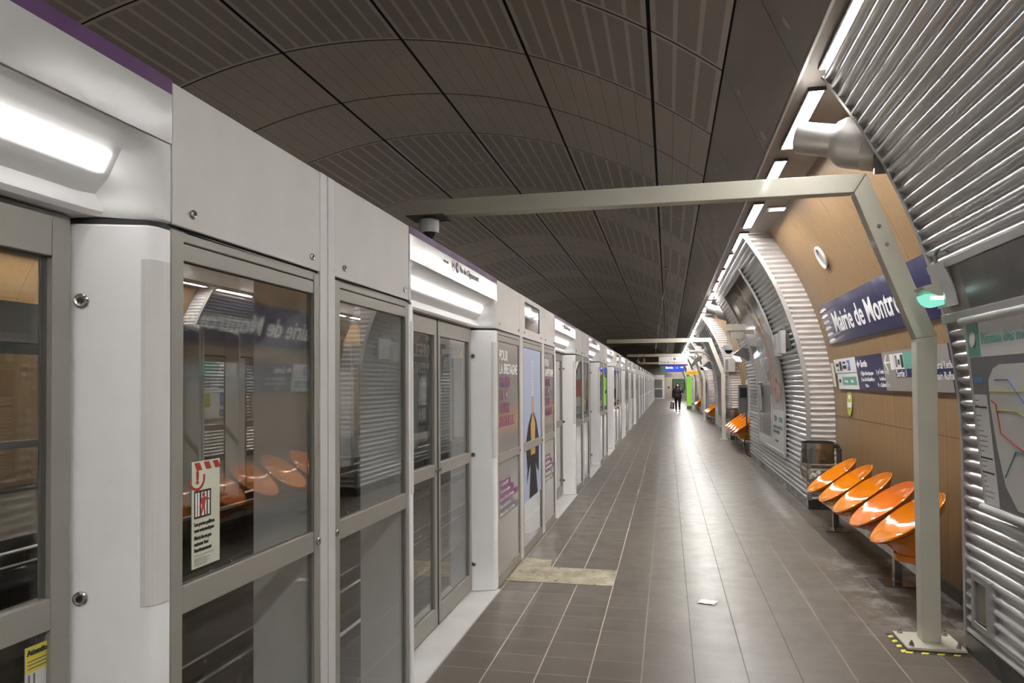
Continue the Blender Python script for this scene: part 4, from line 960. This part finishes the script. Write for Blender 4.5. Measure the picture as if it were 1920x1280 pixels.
for (a, b, c, d, m_) in ((14.45, 14.85, 2.0, 2.32, 'teal'), (14.40, 14.83, 1.60, 1.93, 'ink'), (14.45, 14.85, 1.22, 1.53, 'mid_blue'), (14.43, 15.15, .98, 1.14, 'panel_blue'), (14.95, 15.15, 1.52, 1.72, 'brick_red'), (13.62, 13.86, .97, 2.3, 'yellow'), (13.9, 14.1, 1.6, 2.1, 'brick_red'), (13.9, 14.1, 1.2, 1.5, 'olive')): osheet(a, b, c, d, m_, 'colour_square', t, .002)
text('Santé\nEsthétique', .09, (XO+.004, 14.48, 2.18), (0, 1, 0), (0, 0, 1), 'lettering', 'white_ink', t); text('Gaming\nCoding', .10, (XO+.004, 14.44, 1.80), (0, 1, 0), (0, 0, 1), 'lettering', 'white_ink', t)
text('Studyrama.com', .09, (XO+.004, 14.48, 1.03), (0, 1, 0), (0, 0, 1), 'lettering', 'white_ink', t); text('en santé\nsocial', .08, (XO+.004, 14.48, 1.40), (0, 1, 0), (0, 0, 1), 'lettering', 'white_ink', t)
t = oposter(15.75, 17.6, .95, 2.35, 'white_sign', 'white poster headed LE SALON on the opposite wall, seen through the nearest panel')
text('LE SALON\nMASTERS\nSAMEDI', .20, (XO+.002, 15.85, 2.10), (0, 1, 0), (0, 0, 1), 'lettering', 'ink', t, bold=.003); osheet(15.85, 16.5, 1.5, 1.6, 'teal', 'teal_band', t, .002)
osheet(15.8, 16.3, .97, 1.2, 'purple', 'purple_patch', t, .002); osheet(16.35, 16.9, .97, 1.35, 'olive', 'olive_patch', t, .002)
t = oposter(25.9, 28.6, 1.6, 2.5, 'brick_red', 'red poster with white numerals on the opposite wall, seen through the second door'); text('77%', .6, (XO+.002, 26.2, 1.8), (0, 1, 0), (0, 0, 1), 'lettering', 'white_ink', t, bold=.01)
t = oposter(1.4, 5.0, .9, 2.2, 'grey_sign', 'grey framed panel on the opposite wall, seen through the nearest door')
# ---------------------------------------------------------------- fittings at bay ends
def alubox(y, z, label, x=None):
    x = x or lining(z, .1)[0]; t = thing('electrical_box', (x, y, z), label, 'electrical box')
    MB().box(x-.05, x+.02, y, y+.30, z-.17, z+.15).build('case', 'alu_trim', t, bevel=.008)
    MB().box(x+.0, x+.16, y+.05, y+.25, z-.10, z+.10).build('mounting_block', 'dark_steel', t)
    MB().tube([(x, y+.1, z+.14), (x+.02, y+.1, z+.22), (x+.06, y+.12, z+.22), (x+.08, y+.12, z+.1)], .012, 8).build('cable', 'plastic_grey', t, smooth=True)
    return t
alubox(10.45, 2.22, 'ribbed metal electrical box on the wall edge before the smoky poster', 1.56)
alubox(10.95, 2.20, 'second metal fitting box just left of the ribbed electrical box', 1.58)
t = thing('electrical_box', (1.75, 21.9, 2.2), 'grey metal box on the striped side wall past the smoky poster', 'electrical box')
MB().box(1.60, 1.92, 21.95, 22.08, 1.98, 2.38).build('case', 'alu_trim', t, bevel=.01); MB().box(1.64, 1.72, 21.93, 21.96, 2.02, 2.34).build('cover', 'plastic_grey', t)
def lamp2(x, y, z, label, s=1.0):
    t = thing('emergency_lamp', (x, y, z), label, 'lamp')
    MB().prism([(x-.16*s, z+.02), (x+.02, z+.16*s), (x+.16*s, z+.14*s), (x+.14*s, z-.10*s), (x-.02, z-.02)], 'y', y-.12, y+.12).build('lamp_hood', 'plastic_grey', t, bevel=.006)
    MB().prism([(x-.15*s, z+.01), (x-.03, z-.02), (x+.02, z-.11*s), (x-.08*s, z-.10*s)], 'y', y-.11, y+.11).build('lamp_lens', 'white_lit', t)
    return t
lamp2(1.50, 15.9, 2.22, 'hooded emergency lamp with cold white glow past the smoky poster', 1.1)
lamp2(1.48, 28.7, 2.28, 'second hooded lamp with cold white glow, farther along the platform', 1.2)
t = thing('call_box', (1.70, 16.4, 1.3), 'dark call box with a white side panel fixed at the end of the poster bay', 'call box')
MB().box(1.50, 1.66, 16.3, 16.6, 1.02, 1.62).build('case', 'plastic_grey', t, bevel=.01); B(1.665, 1.70, 16.1, 16.62, .92, 1.72).build('side_panel', 'white_sign', t); MB().box(1.51, 1.65, 16.25, 16.30, 1.35, 1.55).build('handset', 'plastic_dark', t, bevel=.008)
MB().tube([(1.66, 16.45, 1.02), (1.67, 16.45, .6), (1.60, 16.45, .35), (1.66, 16.45, .12), (1.74, 16.45, .05)], .014, 8).build('cable', 'plastic_dark', t, smooth=True)
# ---------------------------------------------------------------- hung signs far along
t = thing('destination_sign', (.24, 33.55, 2.45), 'white hanging sign reading Porte de Clignancourt with a purple edge', 'sign')
xa, xb, za, zb = -.38, .88, 2.45, 2.86; yy = 33.56
B(xa, xb, yy, yy+.08, za+.075, zb).build('sign_plate', 'white_sign', t); B(xa, xb, yy, yy+.08, za, za+.075).build('purple_edge', 'purple', t)
text('Porte de Clignancourt', .135, (xa+.03, yy-.002, za+.12), (1, 0, 0), (0, 0, 1), 'lettering', 'ink_grey', t, bold=.003, sx=.92)
MB().lathe([(.0001, .002), (.062, .002), (.062, 0)], (.31, yy, zb-.10), (0, -1, 0), 24).build('line_disc', 'purple', t); text('4', .10, (.31, yy-.003, zb-.135), (1, 0, 0), (0, 0, 1), 'line_number', 'white_ink', t, align='CENTER')
MB().lathe([(.062, 0), (.062, .002), (.054, .002), (.054, 0)], (.14, yy, zb-.10), (0, -1, 0), 24).build('metro_roundel', 'ink_grey', t); text('M', .08, (.14, yy-.003, zb-.13), (1, 0, 0), (0, 0, 1), 'metro_letter', 'ink_grey', t, align='CENTER')
MB().tube([(xa+.1, yy+.04, zb), (xa+.1, yy+.04, 2.876)], .012).tube([(xb-.1, yy+.04, zb), (xb-.1, yy+.04, 2.876)], .012).build('hangers', 'gantry_paint', t)
t = thing('speaker_cluster', (-1.2, 33.5, 2.7), 'two small spotlights clamped under the gantry beam left of the destination sign', 'spotlight')
for x in (-1.32, -1.05): MB().tube([(x, 33.5, 2.96), (x, 33.5, 2.80)], .014).lathe([(.03, .16), (.06, .05), (.09, 0), (.0001, .0)], (x, 33.5, 2.62), (0, 0, 1), 14).build('spotlight', 'plastic_grey', t)
t = thing('exit_sign', (.37, 40, 2.27), 'backlit blue hanging Sortie exit sign behind the destination sign', 'sign')
B(-.13, .88, 40, 40.1, 2.27, 2.62).build('lit_face', 'blue_lit', t); text('Sortie', .16, (-.10, 39.995, 2.46), (1, 0, 0), (0, 0, 1), 'lettering', 'white_lit', t, bold=.006); text('1 2', .12, (.40, 39.995, 2.46), (1, 0, 0), (0, 0, 1), 'lettering', 'white_lit', t)
MB().add([(.66, 39.99, 2.50), (.76, 39.99, 2.50), (.76, 39.99, 2.46), (.84, 39.99, 2.52), (.76, 39.99, 2.58), (.76, 39.99, 2.54), (.66, 39.99, 2.54)], [tuple(range(7))]).build('arrow', 'white_lit', t)
B(-.36, -.15, 40, 40.1, 2.27, 2.60).build('green_box', 'green_sign', t); MB().tube([(0, 40.05, 2.6), (0, 40.05, 5.2)], .015).tube([(.7, 40.05, 2.6), (.7, 40.05, 4.3)], .015).build('hanging_rods', 'dark_steel', t)
t = thing('sign_stay', (-.1, 30, 3.0), 'thin dark stay rod slanting down from the vault to the hanging signs', 'rod')
MB().tube([(.02, 20.3, 4.85), (-.55, 33.4, 3.02)], .012).build('rod', 'plastic_dark', t); MB().box(-.05, .09, 20.2, 20.4, 4.80, 4.93).build('anchor', 'plastic_dark', t)
t = thing('alarm_sign', (1.46, 44, 2.18), 'yellow Alarme sign under a small lamp near the green totem', 'sign')
B(1.08, 1.86, 44, 44.06, 2.18, 2.39).build('sign_plate', 'yellow_sign', t); text('Alarme', .17, (1.13, 43.995, 2.22), (1, 0, 0), (0, 0, 1), 'lettering', 'red_ink', t, bold=.003, sx=1.0)
B(1.10, 1.75, 43.98, 44.1, 2.40, 2.47).build('lamp_box', 'gantry_paint', t)
MB().tube([(1.7, 44.05, 2.4), (1.7, 44.05, 3.0)], .02).build('hanger', 'gantry_paint', t)
t = thing('emergency_totem', (1.33, 48, 0), 'tall lime green lit totem standing at the far end of the platform', 'totem')
B(1.19, 1.49, 48, 48.3, 0, .22).build('plinth', 'plastic_grey', t, bevel=.005); B(1.19, 1.49, 48, 48.3, .22, 2.10).build('lit_body', 'lime_lit', t, bevel=.02)
t = thing('advert_totem', (1.69, 34.9, 0), 'narrow upright blue panel standing at the edge of the fourth bay', 'panel')
B(1.60, 1.755, 34.85, 35.05, 0, 1.87).build('blue_body', 'panel_blue', t, bevel=.02); MB().prism([(34.86, 1.0), (35.04, .9), (35.04, 1.5), (34.86, 1.35)], 'x', 1.595, 1.60).build('white_flash', 'white_sign', t)
t = thing('wall_cabinet', (1.78, 46.9, .4), 'grey upright cabinet beside the last orange seats', 'cabinet'); B(1.62, 1.85, 45.6, 45.9, .1, .95).build('cabinet_body', 'grey_sign', t, bevel=.01); B(1.66, 1.81, 45.595, 45.6, .2, .85).build('cabinet_door', 'plastic_grey', t)
# ---------------------------------------------------------------- end of the platform
ye = Y1-.01
t = thing('end_screen_door', (-1.0, ye, 0), 'white framed glazed gate closing the end of the platform', 'gate')
mb = MB()
for x0, x1, z0, z1 in ((-1.78, -1.66, 0, 2.6), (-.50, -.34, 0, 2.6), (-1.66, -.50, 2.1, 2.6), (-1.66, -.50, 0, .12), (-1.66, -1.60, .12, 2.1), (-.58, -.50, .12, 2.1), (-1.6, -.58, 1.05, 1.15)): mb.box(x0, x1, ye-.1, ye, z0, z1)
mb.build('gate_frame', 'jamb_white', t); B(-1.6, -.58, ye-.04, ye-.03, .12, 1.05).build('lower_pane', 'plastic_grey', t); B(-1.6, -.58, ye-.04, ye-.03, 1.15, 2.1).build('upper_pane', 'grey_sign', t)
t = thing('service_door', (0, ye, 0), 'plain beige service door in the end wall', 'door'); B(-.30, .46, ye-.06, ye, 0, 2.35).build('door_panel', 'beige_door', t, bevel=.005); B(.0, .18, ye-.075, ye-.06, 1.15, 1.32).build('lock_plate', 'plastic_dark', t); B(-.30, .46, ye-.08, ye, 2.35, 2.75).build('transom', 'grey_sign', t)
t = thing('notice_screen', (1.3, ye, 1.0), 'dark framed notice screen with green picture behind the walking person', 'screen'); B(.50, 1.80, ye-.1, ye, 1.0, 2.15).build('screen_frame', 'plastic_dark', t, bevel=.01); B(.58, 1.72, ye-.11, ye-.1, 1.08, 2.07).build('picture', 'screen_glow', t)
# ---------------------------------------------------------------- person
def skin(name, verts, edges, radii, mat, parent, lv=2):
    me = bpy.data.meshes.new(name); off = LOC[parent.name]
    me.from_pydata([Vector(p)-off for p in verts], edges, []); ob = bpy.data.objects.new(name, me); COL.objects.link(ob); ob.parent = parent; LOC[ob.name] = off.copy()
    sm = ob.modifiers.new('skin', 'SKIN'); me.skin_vertices.new() if not me.skin_vertices else None
    for i, r in enumerate(radii): me.skin_vertices[0].data[i].radius = (r, r) if not isinstance(r, tuple) else r
    me.skin_vertices[0].data[0].use_root = True
    sb = ob.modifiers.new('sub', 'SUBSURF'); sb.levels = lv; sb.render_levels = lv
    dg = bpy.context.evaluated_depsgraph_get(); dg.update(); m2 = bpy.data.meshes.new_from_object(ob.evaluated_get(dg)); ob.modifiers.clear(); ob.data = m2; m2.name = name
    m2.materials.clear(); m2.materials.append(MATS[mat])
    for p in m2.polygons: p.use_smooth = True
    return ob
px, py = .56, 43.4
t = thing('person', (px, py, 0), 'person walking towards us in a black jacket with a black shopping bag in one hand', 'person')
V = lambda x, y, z: (px+x, py+y, z)
vs = [V(0, 0, .92), V(0, -.01, 1.12), V(0, 0, 1.33), V(0, 0, 1.43), V(0, -.01, 1.50), V(0, -.02, 1.57), V(0, -.015, 1.64),
      V(-.18, 0, 1.335), V(-.26, 0, 1.08), V(-.27, -.05, .82), V(-.27, -.06, .77),
      V(.18, 0, 1.335), V(.30, -.02, 1.13), V(.20, -.20, 1.24), V(.18, -.22, 1.29),
      V(-.09, 0, .86), V(-.10, -.02, .48), V(-.09, .04, .09), V(-.09, -.08, .04), V(.09, 0, .86), V(.10, -.12, .49), V(.10, -.16, .09), V(.10, -.28, .05)]
ed = [(0, 1), (1, 2), (2, 3), (3, 4), (4, 5), (5, 6), (2, 7), (7, 8), (8, 9), (9, 10), (2, 11), (11, 12), (12, 13), (13, 14), (0, 15), (15, 16), (16, 17), (17, 18), (0, 19), (19, 20), (20, 21), (21, 22)]
ra = [.12, .12, .09, .055, .052, .085, .07, .06, .045, .032, .034, .06, .045, .032, .034, .09, .06, .04, .03, .09, .06, .04, .03]
for hx, hy, hz, dx, dz, b in ((-.27, -.06, .77, 0, -1, 10), (.18, -.22, 1.29, 0, 1, 14)):
    for k in range(4):
        o_ = (k-1.5)*.021; L = (.062, .072, .068, .055)[k]; i = len(vs)
        vs += [V(hx+o_, hy-.005, hz+dz*.04), V(hx+o_*1.15, hy-.015, hz+dz*(.04+L*.55)), V(hx+o_*1.1, hy-.035, hz+dz*(.04+L*.85))]; ed += [(b, i), (i, i+1), (i+1, i+2)]; ra += [.010, .009, .008]
    i = len(vs); s_ = 1 if hx < 0 else -1
    vs += [V(hx+s_*.035, hy-.02, hz+dz*.02), V(hx+s_*.045, hy-.04, hz+dz*.05)]; ed += [(b, i), (i, i+1)]; ra += [.011, .009]
skin('body', vs, ed, ra, 'skin', t)
def ell_rings(rs, n=20): return [[V(x+rx*math.cos(2*math.pi*k/n), y+ry*math.sin(2*math.pi*k/n), z) for k in range(n)] for x, y, z, rx, ry in rs]
jk = MB().grid(ell_rings([(0, 0, .80, .215, .15), (0, 0, .82, .228, .158), (0, 0, .95, .236, .168), (0, 0, 1.03, .228, .160), (0, 0, 1.06, .208, .145), (0, 0, 1.09, .218, .152), (0, 0, 1.20, .222, .155), (0, 0, 1.30, .215, .142), (0, 0, 1.36, .20, .12), (0, 0, 1.40, .15, .10), (0, 0, 1.43, .085, .075), (0, 0, 1.49, .070, .068)]), True)
for pts in ([V(-.10, 0, 1.34), V(-.205, 0, 1.315), V(-.255, -.005, 1.20), V(-.27, -.01, 1.06), V(-.272, -.04, .92), V(-.272, -.05, .83)], [V(.10, 0, 1.34), V(.205, 0, 1.315), V(.27, -.01, 1.22), V(.305, -.03, 1.13), V(.285, -.10, 1.145), V(.235, -.16, 1.19), V(.20, -.195, 1.235)]):
    jk.tube(pts, [.04, .078, .072, .066, .056, .05] + ([.046] if len(pts) == 7 else []), 14)
jk.build('jacket', 'black_jacket', t, smooth=60)
tr = MB().grid(ell_rings([(0, 0, .95, .16, .12), (0, 0, .86, .185, .135), (0, 0, .80, .18, .13)]), True)
for sx_, pts in ((-1, [V(-.085, 0, .90), V(-.10, -.005, .78), V(-.10, -.02, .52), V(-.097, .01, .35), V(-.092, .035, .12)]), (1, [V(.085, 0, .90), V(.10, -.02, .78), V(.10, -.11, .52), V(.10, -.13, .35), V(.10, -.16, .12)])):
    tr.tube(pts, [.10, .105, .072, .062, .045], 14)
tr.build('trousers', 'black_cloth', t, smooth=60)
skin('shoe', [V(-.09, .05, .05), V(-.09, -.04, .045), V(-.09, -.12, .035)], [(0, 1), (1, 2)], [.048, .046, .034], 'plastic_dark', t)
skin('shoe', [V(.10, -.15, .055), V(.10, -.24, .05), V(.10, -.32, .038)], [(0, 1), (1, 2)], [.048, .046, .034], 'plastic_dark', t)
hr = MB(); rows = []
for i in range(9):      # cap of hair over the back of the head, then two long falls to the shoulders
    th = R(6+13*i); rows.append([V(.093*math.sin(th)*math.cos(2*math.pi*k/18), .012+(.098 if math.sin(2*math.pi*k/18) > 0 else .098-.055*min(1, i/3))*math.sin(th)*math.sin(2*math.pi*k/18), 1.595+.118*math.cos(th)) for k in range(18)])
hr.grid(rows, True)
hr.tube([V(0, .05, 1.60), V(0, .07, 1.50), V(0, .085, 1.38), V(0, .08, 1.30)], [.085, .09, .085, .03], 14)
for q in (-1, 1): hr.tube([V(q*.075, .0, 1.63), V(q*.092, -.01, 1.55), V(q*.10, -.03, 1.45), V(q*.105, -.06, 1.34), V(q*.10, -.075, 1.27)], [.02, .032, .036, .03, .012], 10)
hr.build('hair', 'hair_dark', t, smooth=60)
skin('face_mask', [V(0, -.085, 1.545), V(0, -.10, 1.52), V(0, -.09, 1.495)], [(0, 1), (1, 2)], [(.055, .03), (.06, .035), (.048, .03)], 'white_ink', t)
for x in (-.03, .03): MB().lathe([(.0001, .006), (.009, .003), (.010, 0)], V(x, -.103, 1.60), (0, -1, 0), 8).build('eye', 'ink', t)
MB().lathe([(.0001, .03), (.010, .014), (.014, 0)], V(0, -.10, 1.575), (0, -1, -.2), 8).build('nose', 'skin', t)
t2 = thing('shopping_bag', (px-.31, py-.08, .2), 'black shopping bag with pale print held by the walking person', 'bag')
MB().add([V(-.46, -.10, .20), V(-.20, -.10, .17), V(-.19, -.10, .56), V(-.40, -.10, .60), V(-.46, 0, .20), V(-.20, 0, .17), V(-.19, 0, .56), V(-.40, 0, .60)], [(0, 1, 2, 3), (4, 5, 6, 7), (0, 1, 5, 4), (1, 2, 6, 5), (2, 3, 7, 6), (3, 0, 4, 7)]).build('bag_body', 'plastic_dark', t2, bevel=.015)
MB().tube([V(-.37, -.07, .58), V(-.31, -.07, .74), V(-.27, -.07, .80), V(-.235, -.07, .74), V(-.215, -.07, .56)], .008, 6).build('handle', 'plastic_white', t2)
mb = MB()
for i in range(4): mb.box(px-.38, px-.28, py-.106, py-.101, .28+.06*i, .305+.06*i)
mb.build('pale_print', 'cream', t2)
